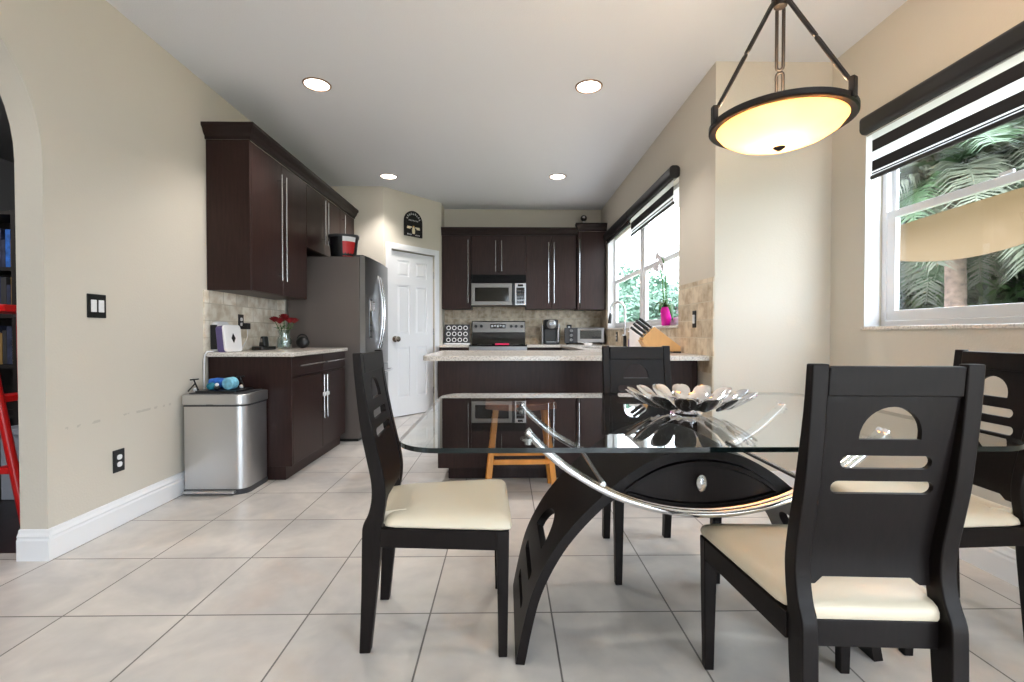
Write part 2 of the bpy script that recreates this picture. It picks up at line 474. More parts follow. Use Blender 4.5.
def rrect(x0, x1, y0, y1, r, n=5):
    return arc(x1 - r, y1 - r, r, 0, PI / 2, n) + arc(x0 + r, y1 - r, r, PI / 2, PI, n) + arc(x0 + r, y0 + r, r, PI, 1.5 * PI, n) + arc(x1 - r, y0 + r, r, 1.5 * PI, 2 * PI, n)
def spline(P, n=6):
    P = [Vector(p) for p in P]; Q = [P[0] * 2 - P[1]] + P + [P[-1] * 2 - P[-2]]; out_ = []
    for i in range(1, len(Q) - 2):
        a, b, c, d_ = Q[i - 1:i + 3]
        for k in range(n):
            t = k / n
            out_.append(.5 * ((2 * b) + (c - a) * t + (2 * a - 5 * b + 4 * c - d_) * t * t + (3 * b - a - 3 * c + d_) * t ** 3))
    out_.append(P[-1]); return out_
def lerp_table(T, z):
    T = sorted(T)
    if z <= T[0][0]: return T[0][1]
    for (a, b), (c, d_) in zip(T, T[1:]):
        if z <= c: return b + (d_ - b) * (z - a) / (c - a)
    return T[-1][1]
XYW = lambda u, v, w: (u, v, w)          # prism along z
XZ = lambda u, v, w: (u, w, v)           # prism along y
YZ = lambda u, v, w: (w, u, v)           # prism along x

# ================================================================== SETTING
struct(MB().box(XL - .13, XD + .3, YR, YB, -.06, 0).build('floor', 'floor_tile'), 'pale square floor tiles with dark grout')
struct(MB().box(-5.2, XL - .13, YR, 2.33, -.06, 0).build('floor', 'floor_tile'), 'pale tiles running through the archway')
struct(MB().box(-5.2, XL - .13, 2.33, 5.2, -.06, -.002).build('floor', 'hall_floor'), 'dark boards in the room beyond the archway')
struct(MB().box(XL - .13, XD + .3, YR - .2, YB + .15, ZC, ZC + .1).build('ceiling', 'ceiling_paint'), 'flat white ceiling')

# wall with the archway
ay, ar, az = 1.565, .70, 1.88
arch = [(ay + ar, 0)] + arc(ay, az, ar, 0, PI, 28) + [(ay - ar, 0)]
outl = [(YR, 0), (YR, ZC), (YB, ZC), (YB, 0)] + arch
struct(MB().plate(outl, [], YZ, XL, XL - .13).build('wall_left', 'paint_scuffed', smooth=30), 'beige wall with an archway')
struct(MB().box(XL - .13, XK + .14, YB, YB + .12, 0, ZC).build('wall_back', 'paint'), 'beige wall above the range cabinets')
# fridge return wall, diagonal pantry wall (door hole), short return
struct(MB().box(XL, PA[0], PA[1], PA[1] + .1, 0, ZC).build('wall_fridge_side', 'paint'), 'short wall behind the fridge')
dv = Vector((PB[0] - PA[0], PB[1] - PA[1], 0)); DL = dv.length; dv.normalize(); dn = Vector((dv.y, -dv.x, 0))   # dn points into the room
diag = lambda u, v, w: tuple(Vector((PA[0], PA[1], 0)) + dv * u + dn * w + Vector((0, 0, v)))
DO0, DO1, DOZ = .105, .825, 2.13
struct(MB().plate([(0, 0), (DO0, 0), (DO0, DOZ), (DO1, DOZ), (DO1, 0), (DL, 0), (DL, ZC), (0, ZC)], [], diag, 0, -.1).build('wall_pantry_side', 'paint'), 'angled wall holding the pantry door')
struct(MB().box(PB[0] - .1, PB[0], PB[1], YB, 0, ZC).build('wall_pantry_return', 'paint'), 'narrow return beside the back cabinets')
# kitchen window wall, jog, dining window wall
KW = (3.82, 6.46, 1.138, 2.36)
struct(MB().plate([(YJ, 0), (YJ, ZC), (YB, ZC), (YB, 0)], [[(KW[0], KW[2]), (KW[1], KW[2]), (KW[1], KW[3]), (KW[0], KW[3])]], YZ, XK, XK + .14).build('wall_right', 'paint'), 'beige wall with the sink window')
struct(MB().box(XK + .14, XD + .16, YJ, YJ + .14, 0, ZC).build('wall_jog_side', 'paint'), 'pale wall section facing the dining table')
DW = (1.42, 2.862, 1.112, 2.31)
struct(MB().plate([(YR, 0), (YR, ZC), (YJ, ZC), (YJ, 0), (-.3, 0), (-.3, 2.2), (-2.8, 2.2), (-2.8, 0)], [[(DW[0], DW[2]), (DW[1], DW[2]), (DW[1], DW[3]), (DW[0], DW[3])]], YZ, XD, XD + .16).build('wall_dining_side', 'paint'), 'tan wall with the dining window')
# wall behind the camera with a wide glazed opening
struct(MB().plate([(XL, 0), (.0, 0), (.0, 2.4), (1.8, 2.4), (1.8, 0), (XD, 0), (XD, ZC), (XL, ZC)], [], XZ, YR, YR - .12).build('wall_front', 'paint'), 'wall with the patio opening')
# room beyond the archway
hb = MB()
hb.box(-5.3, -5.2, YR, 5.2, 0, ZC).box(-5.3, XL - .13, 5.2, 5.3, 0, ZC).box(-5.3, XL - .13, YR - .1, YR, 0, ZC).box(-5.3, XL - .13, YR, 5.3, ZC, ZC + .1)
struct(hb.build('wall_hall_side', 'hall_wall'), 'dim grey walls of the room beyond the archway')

# baseboards
BBP = [(0, 0), (.02, 0), (.02, .095), (.016, .105), (.018, .115), (.011, .128), (.008, .142), (0, .145)]
bb = MB()
ye = ay + ar
bb.prism(BBP, lambda u, v, w: (XL + u, w, v), ye, 5.88)
bb.prism(BBP, lambda u, v, w: (w, ye - u - .0005, v), XL + .0205, XL - .13)
struct(bb.build('baseboard_left', 'white_paint'), 'tall white moulded baseboard by the archway')
struct(MB().prism(BBP, lambda u, v, w: (XL + u, w, v), YR, ay - ar).build('baseboard_left', 'white_paint'), 'white baseboard before the archway')
struct(MB().prism(BBP, lambda u, v, w: (w, YJ - u, v), XK, XD).build('baseboard_jog_side', 'white_paint'), 'white baseboard under the pale wall section')
struct(MB().prism(BBP, lambda u, v, w: (XD - u, w, v), -.3, YJ).build('baseboard_dining_side', 'white_paint'), 'white baseboard under the dining window')

# ---- windows
def sash_window(name, X, y0, y1, z0, z1, zm, label, dep=.085, t2=.038):
    """single-hung window set in a wall whose room face is at X; glass 0.1 m behind it"""
    xf = X + dep
    t = .035
    ring = lambda p, a_, b_, c_, d_: ([(a_, c_), (b_, c_), (b_, d_), (a_, d_)], [[(a_ + p[0], c_ + p[2]), (b_ - p[1], c_ + p[2]), (b_ - p[1], d_ - p[3]), (a_ + p[0], d_ - p[3])]])
    o1, h1 = ring((t, t, t, t), y0, y1, z0, z1)
    root = struct(MB().plate(o1, h1, YZ, xf, xf + .05).build(name, 'white_paint', bevel=.003), label)
    a, b = y0 + t, y1 - t
    xs = xf + .004
    o1, h1 = ring((t2, t2, t2, .044), a, b, z0 + t, zm + .022)
    MB().plate(o1, h1, YZ, xs, xs + .03).build('lower_sash', 'white_paint', root, bevel=.003)
    if t2 > .05:
        o1, h1 = ring((.03, .03, .02, .03), a, b, zm - .01, z1 - t)
        MB().plate(o1, h1, YZ, xs + .031, xs + .045).build('upper_sash', 'white_paint', root)
    MB().box(xs + .013, xs + .017, a + t2, b - t2, z0 + t + t2, zm - .02).build('pane', 'pane', root)
    MB().box(xs + .033, xs + .037, a, b, zm - .02, z1 - t).build('pane', 'pane', root)
    MB().box(xs - .012, xs - .0005, (a + b) / 2 - .03, (a + b) / 2 + .03, zm + .02, zm + .034).build('sash_lock', 'white_plastic', root)
    return root
ym = (KW[0] + KW[1]) / 2
sash_window('window_1', XK, KW[0], ym - .03, KW[2], KW[3], 1.76, 'white sash over the orchid')
sash_window('window_1', XK, ym + .03, KW[1], KW[2], KW[3], 1.76, 'white sash beside the corner cabinet')
struct(MB().box(XK + .07, XK + .14, ym - .03, ym + .03, KW[2], KW[3]).build('window_1_mullion', 'white_paint', bevel=.004), 'white post between the two sashes')
struct(MB().box(XK - .02, XK + .10, KW[0] - .02, KW[1] + .02, KW[2] - .022, KW[2]).build('window_1_sill', 'granite', bevel=.004), 'stone sill under the sink window')
rv = MB(); tk = .004
rv.box(XK + .001, XK + .09, KW[0], KW[0] + tk, KW[2], KW[3]).box(XK + .001, XK + .09, KW[1] - tk, KW[1], KW[2], KW[3])
struct(rv.build('window_1_trim', 'white_paint'), 'white reveals of the sink window')
sash_window('window_2', XD, DW[0], DW[1], DW[2], DW[3], 1.775, 'white sash window of the dining corner', .105, .06)
struct(MB().box(XD - .012, XD + .10, DW[0] - .02, DW[1] + .015, DW[2] - .02, DW[2]).build('window_2_sill', 'granite', bevel=.003), 'thin stone sill of the dining window')
rv = MB()
rv.box(XD + .001, XD + .09, DW[1] - tk, DW[1], DW[2], DW[3]).box(XD + .001, XD + .09, DW[0], DW[0] + tk, DW[2], DW[3])
struct(rv.build('window_2_trim', 'white_paint'), 'white reveals of the dining window')
# glazed patio opening behind the camera
pf = MB()
for x in (.0, .87, 1.74): pf.box(x, x + .06, YR - .09, YR - .03, 0, 2.4)
pf.box(.0, 1.8, YR - .09, YR - .03, 2.34, 2.4).box(.0, 1.8, YR - .09, YR - .03, 0, .05)
w3 = struct(pf.build('window_3', 'white_paint'), 'wide glazed patio opening')
MB().box(.06, .87, YR - .062, YR - .058, .05, 2.34).build('pane', 'pane', w3)
MB().box(.93, 1.74, YR - .062, YR - .058, .05, 2.34).build('pane', 'pane', w3)

pf = MB()
for y in (-2.8, -1.58, -.36): pf.box(XD + .05, XD + .11, y, y + .06, 0, 2.2)
pf.box(XD + .05, XD + .11, -2.8, -.3, 2.14, 2.2).box(XD + .05, XD + .11, -2.8, -.3, 0, .05)
w4 = struct(pf.build('window_4', 'white_paint'), 'glazed sliding door to the side patio')
MB().box(XD + .078, XD + .082, -2.74, -1.58, .05, 2.14).build('pane', 'pane', w4)
MB().box(XD + .078, XD + .082, -1.52, -.36, .05, 2.14).build('pane', 'pane', w4)

# ---- backsplash
struct(MB().box(XL, XL + .008, 3.435, 4.68, .933, 1.385).build('trim_1', 'travertine_lit'), 'stone tile splashback above the short worktop')
struct(MB().box(PB[0], XK, YB - .008, YB, .915, 1.46).build('trim_2', 'travertine_x'), 'stone tile splashback behind the range')
sb = MB()
sb.box(XK - .008, XK, YJ + .03, KW[0] - .02, .80, 1.45).box(XK - .008, XK, KW[0] - .02, KW[1] + .02, .915, KW[2] - .022).box(XK - .008, XK, KW[1] + .02, YB - .008, .915, 1.39)
struct(sb.build('trim_3', 'travertine_y'), 'stone tile splashback around the sink window')
struct(MB().box(XK - .009, XK, YJ + .002, YJ + .032, .0, 1.45).build('trim_4', 'travertine_y'), 'stone edging at the peninsula wall end')

# ---- pantry door
dr = MB()
dw0, dw1 = DO0 + .012, DO1 - .012
xs = [dw0, dw0 + .105, (dw0 + dw1) / 2 - .05, (dw0 + dw1) / 2 + .05, dw1 - .105, dw1]
zs = [.012, .25, .90, 1.06, 1.69, 1.80, 2.005, 2.115]
holes = []
for (z0, z1) in ((zs[1], zs[2]), (zs[3], zs[4]), (zs[5], zs[6])):
    for (a, b) in ((xs[1], xs[2]), (xs[3], xs[4])): holes.append([(a, z0), (b, z0), (b, z1), (a, z1)])
dr.plate([(dw0, zs[0]), (dw1, zs[0]), (dw1, zs[7]), (dw0, zs[7])], holes, diag, -.02, -.035)
dr.prism([(dw0, zs[0]), (dw1, zs[0]), (dw1, zs[7]), (dw0, zs[7])], diag, -.035, -.055)
for h in holes:      # raised field in each panel
    a, b, z0, z1 = h[0][0], h[1][0], h[0][1], h[2][1]
    vs_ = []
    for (i, wv) in ((.012, -.035), (.035, -.024)):
        vs_.append([dr.V(diag(u, v, wv)) for u, v in ((a + i, z0 + i), (b - i, z0 + i), (b - i, z1 - i), (a + i, z1 - i))])
    for k in range(4): dr.face([vs_[0][k], vs_[0][(k + 1) % 4], vs_[1][(k + 1) % 4], vs_[1][k]])
    dr.face(vs_[1])
door = struct(dr.build('door_1', 'white_paint', recalc=True), 'white six-panel pantry door')
kb = MB(); kp = Vector(diag(dw0 + .065, 1.0, -.02))
rot = Matrix.Translation(kp) @ dn.to_track_quat('Z', 'Y').to_matrix().to_4x4()
kb.lathe([(0, 0), (.04, 0), (.04, .008), (.015, .012), (.015, .034), (.03, .042), (.038, .058), (.033, .074), (0, .08)], 20, T=rot)
kb.build('door_knob', 'nickel', door, smooth=40)
for z in (.25, 1.05, 1.82):
    h = MB(); c0 = Vector(diag(dw1 + .004, z, -.012)); h.tube([c0, c0 + Vector((0, 0, .09))], .006, 8); h.build('hinge', 'brushed', door)
cs = MB(); CW = .075
for (u0, u1, z0, z1) in ((DO0 - CW, DO0, 0, DOZ + CW), (DO1, DO1 + CW, 0, DOZ + CW), (DO0, DO1, DOZ, DOZ + CW)):
    cs.prism([(u0, z0), (u1, z0), (u1, z1), (u0, z1)], diag, 0, .016)
    cs.prism([(u0 + .012, z0), (u1 - .012, z0), (u1 - .012, z1 - .012 if z0 == 0 else z1 - .012), (u0 + .012, z1 - .012)], diag, .016, .022)
struct(cs.build('trim_5', 'white_paint', bevel=.003), 'white casing around the pantry door')

# ================================================================== CABINETS
def handle(mb, p0, p1, out_, r=.006, inset=.05):
    """bar pull from p0 to p1, standing off the face along out_"""
    p0, p1, out_ = Vector(p0), Vector(p1), Vector(out_)
    d_ = (p1 - p0).normalized()
    mb.tube([p0 + out_, p1 + out_], r, 10)
    for q in (p0 + d_ * inset, p1 - d_ * inset): mb.tube([q, q + out_], r * .8, 8)
    return mb
def front_panel(name, axis, a0, a1, z0, z1, face, sgn, parent, m='cabinet', t=.02):
    g = .0025
    if axis == 'x':   # panel spans x, faces -y
        mb = MB().box(a0 + g, a1 - g, face, face + t, z0 + g, z1 - g)
    else:             # panel spans y, faces sgn*x
        mb = MB().box(min(face, face - sgn * t), max(face, face - sgn * t), a0 + g, a1 - g, z0 + g, z1 - g)
    return mb.build(name, m, parent, bevel=.002, seg=1)

# ---- short base cabinet against the archway wall
BX = -1.555
c = thing('base_cabinet', 'dark base cabinet with two drawers and two doors between trash can and fridge', 'cabinet', (0, 0, 0))
MB().box(XL + .01, BX - .021, 3.49, 4.62, .10, .902).build('carcass', 'cabinet', c)
MB().box(XL + .01, BX, 3.47, 3.49, .10, .902).build('end_panel', 'cabinet', c, bevel=.002, seg=1)
MB().box(XL + .01, BX - .05, 3.48, 4.62, 0, .10).build('toe_kick', 'cabinet', c)
ys = (3.49, 4.055, 4.62)
for i in range(2):
    d_ = front_panel('drawer', 'y', ys[i], ys[i + 1], .755, .899, BX, 1, c)
    handle(MB(), (BX, ys[i] + (.03 if i else .07), .83), (BX, ys[i + 1] - (.07 if i else .03), .83), (.03, 0, 0)).build('handle', 'brushed', d_)
    d_ = front_panel('door', 'y', ys[i], ys[i + 1], .105, .740, BX, 1, c)
    yy = ys[1] + (-.035 if i == 0 else .035)
    handle(MB(), (BX, yy, .36), (BX, yy, .72), (.03, 0, 0)).build('handle', 'brushed', d_)
MB().box(BX + .018, BX + .045, 4.01, 4.10, .545, .575).build('child_lock', 'white_plastic', c, bevel=.004)
tag(MB().prism(rrect(XL + .008, BX + .03, 3.435, 4.635, .02), XYW, .902, .933).build('worktop', 'granite', bevel=.006, seg=3),
    'short pale stone worktop carrying the red roses', 'worktop')

# ---- tall wall cabinets above it
UX = -1.85
def upper_left(y0, y1, z0, doors, label, hz):
    c = thing('wall_cabinet', label, 'cabinet', (0, 0, 0))
    MB().box(XL + .002, UX - .021, y0, y1, z0, 2.47).build('carcass', 'cabinet', c)
    for (a, b, hy) in doors:
        d_ = front_panel('door', 'y', a, b, z0, 2.468, UX, 1, c)
        handle(MB(), (UX, hy, hz[0]), (UX, hy, hz[1]), (.035, 0, 0)).build('handle', 'brushed', d_)
    return c
c = upper_left(3.50, 4.465, 1.385, ((3.50, 3.98, 3.905), (3.98, 4.465, 3.985)), 'tall dark wall cabinet with two long bar handles above the roses', (1.50, 2.36))
MB().box(XL + .002, UX, 3.48, 3.499, 1.385, 2.47).build('end_panel', 'cabinet', c, bevel=.002, seg=1)
upper_left(4.466, 5.36, 1.87, ((4.466, 4.885, 4.845), (4.885, 5.36, 4.925)), 'shorter dark two-door wall cabinet above the fridge', (1.97, 2.41))
upper_left(5.361, 5.86, 1.87, ((5.361, 5.86, 5.43),), 'single-door dark cabinet at the far end above the fridge', (1.97, 2.41))
CRP = [(0, 2.47), (.012, 2.47), (.012, 2.49), (.03, 2.51), (.042, 2.54), (.055, 2.552), (.055, 2.575), (0, 2.575)]
def crown_run(path, label, dz=0):
    """crown profile swept along a path of (x, y) with mitred corners; profile goes to the right of travel"""
    mb = MB(); n = len(path); rings = []
    for i, p in enumerate(path):
        p = Vector(p)
        d0 = (Vector(path[i]) - Vector(path[i - 1])).normalized() if i else None
        d1 = (Vector(path[i + 1]) - Vector(path[i])).normalized() if i < n - 1 else None
        nr = lambda d_: Vector((d_.y, -d_.x))
        if d0 is None: m_ = nr(d1)
        elif d1 is None: m_ = nr(d0)
        else:
            m_ = nr(d0) + nr(d1); m_ = m_ / m_.dot(nr(d0))
        rings.append([mb.V((p.x + m_.x * u, p.y + m_.y * u, v + dz)) for u, v in CRP])
    k = len(CRP)
    for a, b in zip(rings, rings[1:]):
        for j in range(k): mb.face([a[j], a[(j + 1) % k], b[(j + 1) % k], b[j]])
    mb.face(rings[0]); mb.face(rings[-1][::-1])
    return tag(mb.build('crown_moulding', 'crown'), label, 'moulding')
crown_run([(UX, 5.86), (UX, 3.48), (XL + .002, 3.48)][::-1][::-1], 'dark crown moulding along the wall cabinets beside the archway') if False else crown_run([(XL + .002, 3.48), (UX, 3.48), (UX, 5.86)], 'dark crown moulding running above the fridge and roses')

# ---- back wall upper cabinets
UY = 6.60
def upper_back(x0, x1, z0, doors, label, hz, y=UY, ztop=2.43):
    c = thing('wall_cabinet', label, 'cabinet', (0, 0, 0))
    MB().box(x0, x1, y + .021, YB - .009, z0, ztop).build('carcass', 'cabinet', c)
    for (a, b, hx) in doors:
        d_ = front_panel('door', 'x', a, b, z0, ztop - .002, y, -1, c)
        handle(MB(), (hx, y, hz[0]), (hx, y, hz[1]), (0, -.035, 0)).build('handle', 'brushed', d_)
    return c
upper_back(PB[0] + .004, -.475, 1.41, ((PB[0] + .004, -.475, -.515),), 'dark wall cabinet above the coffee pod rack', (1.49, 2.36))
upper_back(-.474, .285, 1.88, ((-.474, -.095, -.135), (-.095, .285, -.052)), 'short dark wall cabinet directly above the microwave', (1.93, 2.35))
upper_back(.286, .985, 1.41, ((.286, .635, .597), (.635, .985, .673)), 'dark two-door wall cabinet above the coffee maker', (1.49, 2.33))
c = upper_back(1.0, XK - .012, 1.40, ((1.04, XK - .012, 1.02),), 'taller dark corner wall cabinet beside the sink window', (1.49, 2.36), 6.56, 2.48)
crown_run([(PB[0] + .002, UY), (.99, UY)], 'dark crown moulding above the microwave cabinets', -.045)
crown_run([(1.02, 6.60), (1.02, 6.56), (XK - .002, 6.56)], 'short dark crown moulding on the corner cabinet', .01)

# ---- back base cabinets
def base_back(x0, x1, label, n):
    c = thing('base_cabinet', label, 'cabinet')
    y = 6.33
    MB().box(x0, x1, y + .021, YB - .009, .10, .884).build('carcass', 'cabinet', c)
    MB().box(x0, x1, y + .07, YB - .009, 0, .10).build('toe_kick', 'cabinet', c)
    for i in range(n):
        a, b = x0 + (x1 - x0) * i / n, x0 + (x1 - x0) * (i + 1) / n
        d_ = front_panel('drawer', 'x', a, b, .745, .882, y, -1, c)
        handle(MB(), ((a + b) / 2 - .1, y, .815), ((a + b) / 2 + .1, y, .815), (0, -.03, 0)).build('handle', 'brushed', d_)
        d_ = front_panel('door', 'x', a, b, .105, .74, y, -1, c)
        handle(MB(), (b - .04, y, .36), (b - .04, y, .72), (0, -.03, 0)).build('handle', 'brushed', d_)
base_back(PB[0] + .004, -.485, 'dark base cabinet between pantry corner and range', 1)
base_back(.29, .755, 'dark base cabinet under the coffee maker', 1)
c = thing('base_cabinet', 'dark base cabinet run under the sink window', 'cabinet')
MB().box(.781, XK - .009, 4.36, 4.66, .10, .884).box(.781, XK - .009, 4.66, 5.41, .10, .69).box(.781, XK - .009, 5.41, YB - .01, .10, .884).build('carcass', 'cabinet', c)
MB().box(.83, XK - .009, 4.36, YB - .01, 0, .10).build('toe_kick', 'cabinet', c)
for i in range(4):
    a, b = 4.36 + .49 * i, 4.36 + .49 * (i + 1)
    d_ = front_panel('door', 'y', a, b, .105, .882, .76, -1, c)
    handle(MB(), (.76, b - .05, .5), (.76, b - .05, .84), (-.03, 0, 0)).build('handle', 'brushed', d_)
tag(MB().box(PB[0] + .002, -.485, 6.30, YB - .009, .885, .918).build('worktop', 'granite', bevel=.005), 'small pale worktop beside the range under the pod rack', 'worktop')
# ---- peninsula
PY = 3.41
PX0 = -.49
c = thing('peninsula_cabinet', 'long dark panelled peninsula cabinet facing the dining table', 'cabinet')
MB().box(-.486, XK - .012, PY, 4.08, .10, .884).build('carcass', 'cabinet', c, bevel=.002, seg=1)
MB().box(-.42, XK - .012, PY + .09, 4.03, 0, .10).build('toe_kick', 'cabinet', c)
MB().box(1.345, XK - .012, PY - .004, PY, .10, .884).build('end_panel', 'cabinet', c)
# ---- U-shaped worktop
poly = [(.288, YB - .009), (.288, 6.30), (.735, 6.30), (.735, 4.28)] + arc(-.57 + .05, 4.28 - .05, .05, PI / 2, PI, 5) + arc(-.57 + .09, 3.21 + .09, .09, PI, 1.5 * PI, 7) + [(XK - .01, 3.21), (XK - .01, YB - .009)]
tag(MB().plate(poly, [rrect(.83, 1.20, 4.72, 5.35, .05)], XYW, .885, .918).build('worktop', 'granite', bevel=.005, seg=3),
    'long pale stone worktop wrapping from peninsula round under the sink window', 'worktop')

# ---- sink and faucet
c = thing('sink', 'steel undermount sink below the sink window', 'sink', (1.015, 5.035, .884))
sk = MB()
a = rrect(-.185, .185, -.315, .315, .05); b = rrect(-.17, .17, -.30, .30, .05)
ra = [sk.V((u, v, 0)) for u, v in a]; rb = [sk.V((u, v, -.17)) for u, v in b]
for k in range(len(a)): sk.face([ra[k], ra[(k + 1) % len(a)], rb[(k + 1) % len(a)], rb[k]])
sk.face(rb)
sk.build('basin', 'steel', c, smooth=40)
MB().lathe([(0, .002), (.03, .002), (.034, 0)], 16, (0, 0, -.17)).build('drain', 'dark_grey', c)
c = thing('faucet', 'tall chrome gooseneck faucet with black spray head at the sink window', 'faucet', (1.27, 5.03, .918))
MB().lathe([(0, 0), (.027, 0), (.027, .012), (.018, .02), (.018, .12), (.014, .13), (0, .13)], 18).build('faucet_base', 'black_plastic', c, smooth=40)
pts = [(0, 0, .12), (0, 0, .36)] + [(-.075 + .075 * math.cos(t_), 0, .40 + .085 * math.sin(t_)) for t_ in [PI * k / 10 for k in range(11)]] + [(-.152, 0, .36)]
MB().tube(spline(pts, 3), .0135, 12).build('spout', 'chrome', c, smooth=60)
MB().tube([(-.152, 0, .37), (-.158, 0, .33), (-.166, 0, .26)], [.013, .016, .019], 14).build('spray_head', 'black_plastic', c, smooth=60)
MB().tube([(0, .015, .10), (0, .05, .12), (0, .1, .135)], .006, 8).build('lever', 'chrome', c, smooth=60)

# ================================================================== APPLIANCES
# ---- fridge
FY0, FY1, FZ = 4.70, 5.60, 1.825
c = thing('refrigerator', 'stainless french-door refrigerator with grey side against the pantry corner', 'refrigerator')
MB().box(XL + .03, -1.435, FY0, FY1, .03, FZ).build('cabinet_body', 'steel_side', c, bevel=.004)
MB().box(XL + .06, -1.46, FY0 + .02, FY1 - .02, 0, .03).build('base_grille', 'black_plastic', c)
def bowed(y0, y1, z0, z1, name, x0=-1.43, bow=.02, th=.05):
    mid, half = (FY0 + FY1) / 2, (FY1 - FY0) / 2
    n = 10; front = []
    for i in range(n + 1):
        y = y0 + (y1 - y0) * i / n
        front.append((x0 + th + bow * (1 - ((y - mid) / half) ** 2), y))
    poly = [(x0, y0)] + front + [(x0, y1)]
    return MB().prism(poly, XYW, z0, z1).build(name, 'steel', c, smooth=30)
fm = (FY0 + FY1) / 2
d1 = bowed(FY0, fm - .003, .74, FZ + .01, 'door'); d2 = bowed(fm + .003, FY1, .74, FZ + .01, 'door')
d3 = bowed(FY0, FY1, .07, .73, 'freezer_drawer')
for dd, sy in ((d1, -.045), (d2, .045)):
    pts = [(-1.365 + .052 * math.sin(PI * k / 14) ** .7, fm + sy, .80 + .78 * k / 14 + .1) for k in range(15)]
    MB().tube(pts, .012, 10).build('handle', 'chrome', dd, smooth=60)
MB().tube(spline([(-1.36, FY0 + .1, .66), (-1.30, FY0 + .13, .665), (-1.285, fm, .665), (-1.30, FY1 - .13, .665), (-1.36, FY1 - .1, .66)], 5), .012, 10).build('handle', 'chrome', d3, smooth=60)
MB().box(-1.386, -1.366, FY0 + .10, FY0 + .30, 1.02, 1.42).build('water_dispenser', 'black_glass', d1, bevel=.004)
MB().box(-1.367, -1.36, FY0 + .12, FY0 + .28, 1.30, 1.40).build('dispenser_panel', 'nickel', d1, bevel=.002)
MB().box(-1.50, -1.40, FY0 + .02, FY0 + .08, FZ, FZ + .02).build('hinge_cover', 'dark_grey', c, bevel=.003)

# ---- basket on the fridge
c = thing('basket', 'black, red and white bucket basket standing on top of the fridge', 'basket', (-1.655, 4.90, FZ + .001)); c.scale = (1.08, 1.08, 1.45)
bk = MB()
prof = [(0, 0), (.105, 0), (.115, .02), (.135, .15), (.130, .155), (.112, .025), (0, .02)]
bk.lathe(prof, 28); bk.build('bucket', 'black_plastic', c, smooth=40)
MB().lathe([(.109, .012), (.112, .012), (.134, .115), (.131, .115)], 14, a0=-PI * .42, a1=PI * .02 - .45).build('red_panel', 'red', c, smooth=40)
MB().lathe([(.131, .115), (.134, .115), (.141, .158), (.128, .160), (.126, .13)], 14, a0=-PI * .42, a1=PI * .02 - .45).build('white_fold', 'white_plastic', c, smooth=40)
MB().lathe([(.134, .145), (.142, .148), (.142, .163), (.133, .163), (.134, .145)], 28).build('rim', 'dark_grey', c, smooth=40)
MB().tube([(.138 * math.cos(t_), .138 * math.sin(t_), .155 - 0.0 + .04 * math.sin(PI * (t_ / PI))) for t_ in [PI * k / 10 for k in range(11)]], .006, 8).build('handle', 'dark_grey', c)

# ---- range
RX0, RX1 = -.478, .284
c = thing('range', 'stainless electric range with black cooktop and knob panel', 'range', (0, 0, 0))
MB().box(RX0, RX1, 6.29, YB - .03, .06, .905).build('range_body', 'black_plastic', c, bevel=.003)
MB().box(RX0 + .02, RX1 - .02, 6.32, YB - .05, 0, .06).build('base', 'black_plastic', c)
MB().box(RX0, RX1, 6.275, YB - .11, .905, .918).build('cooktop', 'black_glass', c, bevel=.004)
MB().box(RX0, RX1, 6.265, 6.285, .80, .900).build('front_rail', 'steel', c, bevel=.003)
dd = MB().box(RX0 + .005, RX1 - .005, 6.255, 6.288, .29, .80).build('oven_door', 'steel', c, bevel=.004)
MB().box(RX0 + .10, RX1 - .10, 6.250, 6.256, .40, .68).build('oven_window', 'black_glass', dd)
handle(MB(), (RX0 + .05, 6.256, .76), (RX1 - .05, 6.256, .76), (0, -.045, 0), .012).build('handle', 'steel', dd)
MB().box(RX0 + .005, RX1 - .005, 6.26, 6.288, .08, .28).build('warming_drawer', 'steel', c, bevel=.004)
bgp = MB()
bgp.prism([(6.80, .918), (6.91, .918), (6.91, 1.25), (6.845, 1.25), (6.83, 1.235)], lambda u, v, w_: (w_, u, v), RX0, RX1)
bgp.build('backguard', 'black_glass', c)
bgp = MB()
bgp.prism([(6.812, 1.085), (6.83, 1.085), (6.84, 1.24), (6.822, 1.24)], lambda u, v, w_: (w_, u, v), RX0 + .006, RX1 - .006)
panel = bgp.build('control_panel', 'range_steel', c, bevel=.003)
MB().box(-.215, .005, 6.806, 6.82, 1.145, 1.205).build('display', 'black_glass', panel)
for k in range(5): MB().box(-.20 + .04 * k, -.175 + .04 * k, 6.802, 6.808, 1.16 + .012 * (k % 2), 1.19).build('button', 'white_plastic', panel)
for x in (-.425, -.345, .085, .155, .235):
    T = Matrix.Translation((x, 6.815, 1.175)) @ Matrix.Rotation(PI / 2, 4, 'X')
    MB().lathe([(0, .03), (.016, .03), (.022, .022), (.024, 0), (0, 0)], 14, T=T).build('knob', 'black_plastic', panel, smooth=40)
for (x, y, r_) in ((-.28, 6.44, .1), (.09, 6.44, .08), (-.28, 6.68, .08), (.09, 6.68, .1)):
    MB().lathe([(r_ - .004, .0005), (r_, .001), (r_ + .004, .0005)], 28, (x, y, .918)).build('burner_ring', 'dark_grey', c)
prof = [(6.188, .60), (6.188, .765), (6.197, .778), (6.211, .782), (6.225, .778), (6.232, .765), (6.232, .66), (6.226, .66), (6.226, .764), (6.220, .772), (6.211, .775), (6.202, .772), (6.194, .764), (6.194, .60)]
tag(MB().prism(prof, lambda u, v, w_: (w_, u, v), -.36, -.24).build('dish_towel', 'fold_white'), 'pale dish towel hung over the oven door handle', 'towel')
prof = [(6.30, .919), (6.34, .934), (6.40, .938), (6.44, .930), (6.46, .919)]
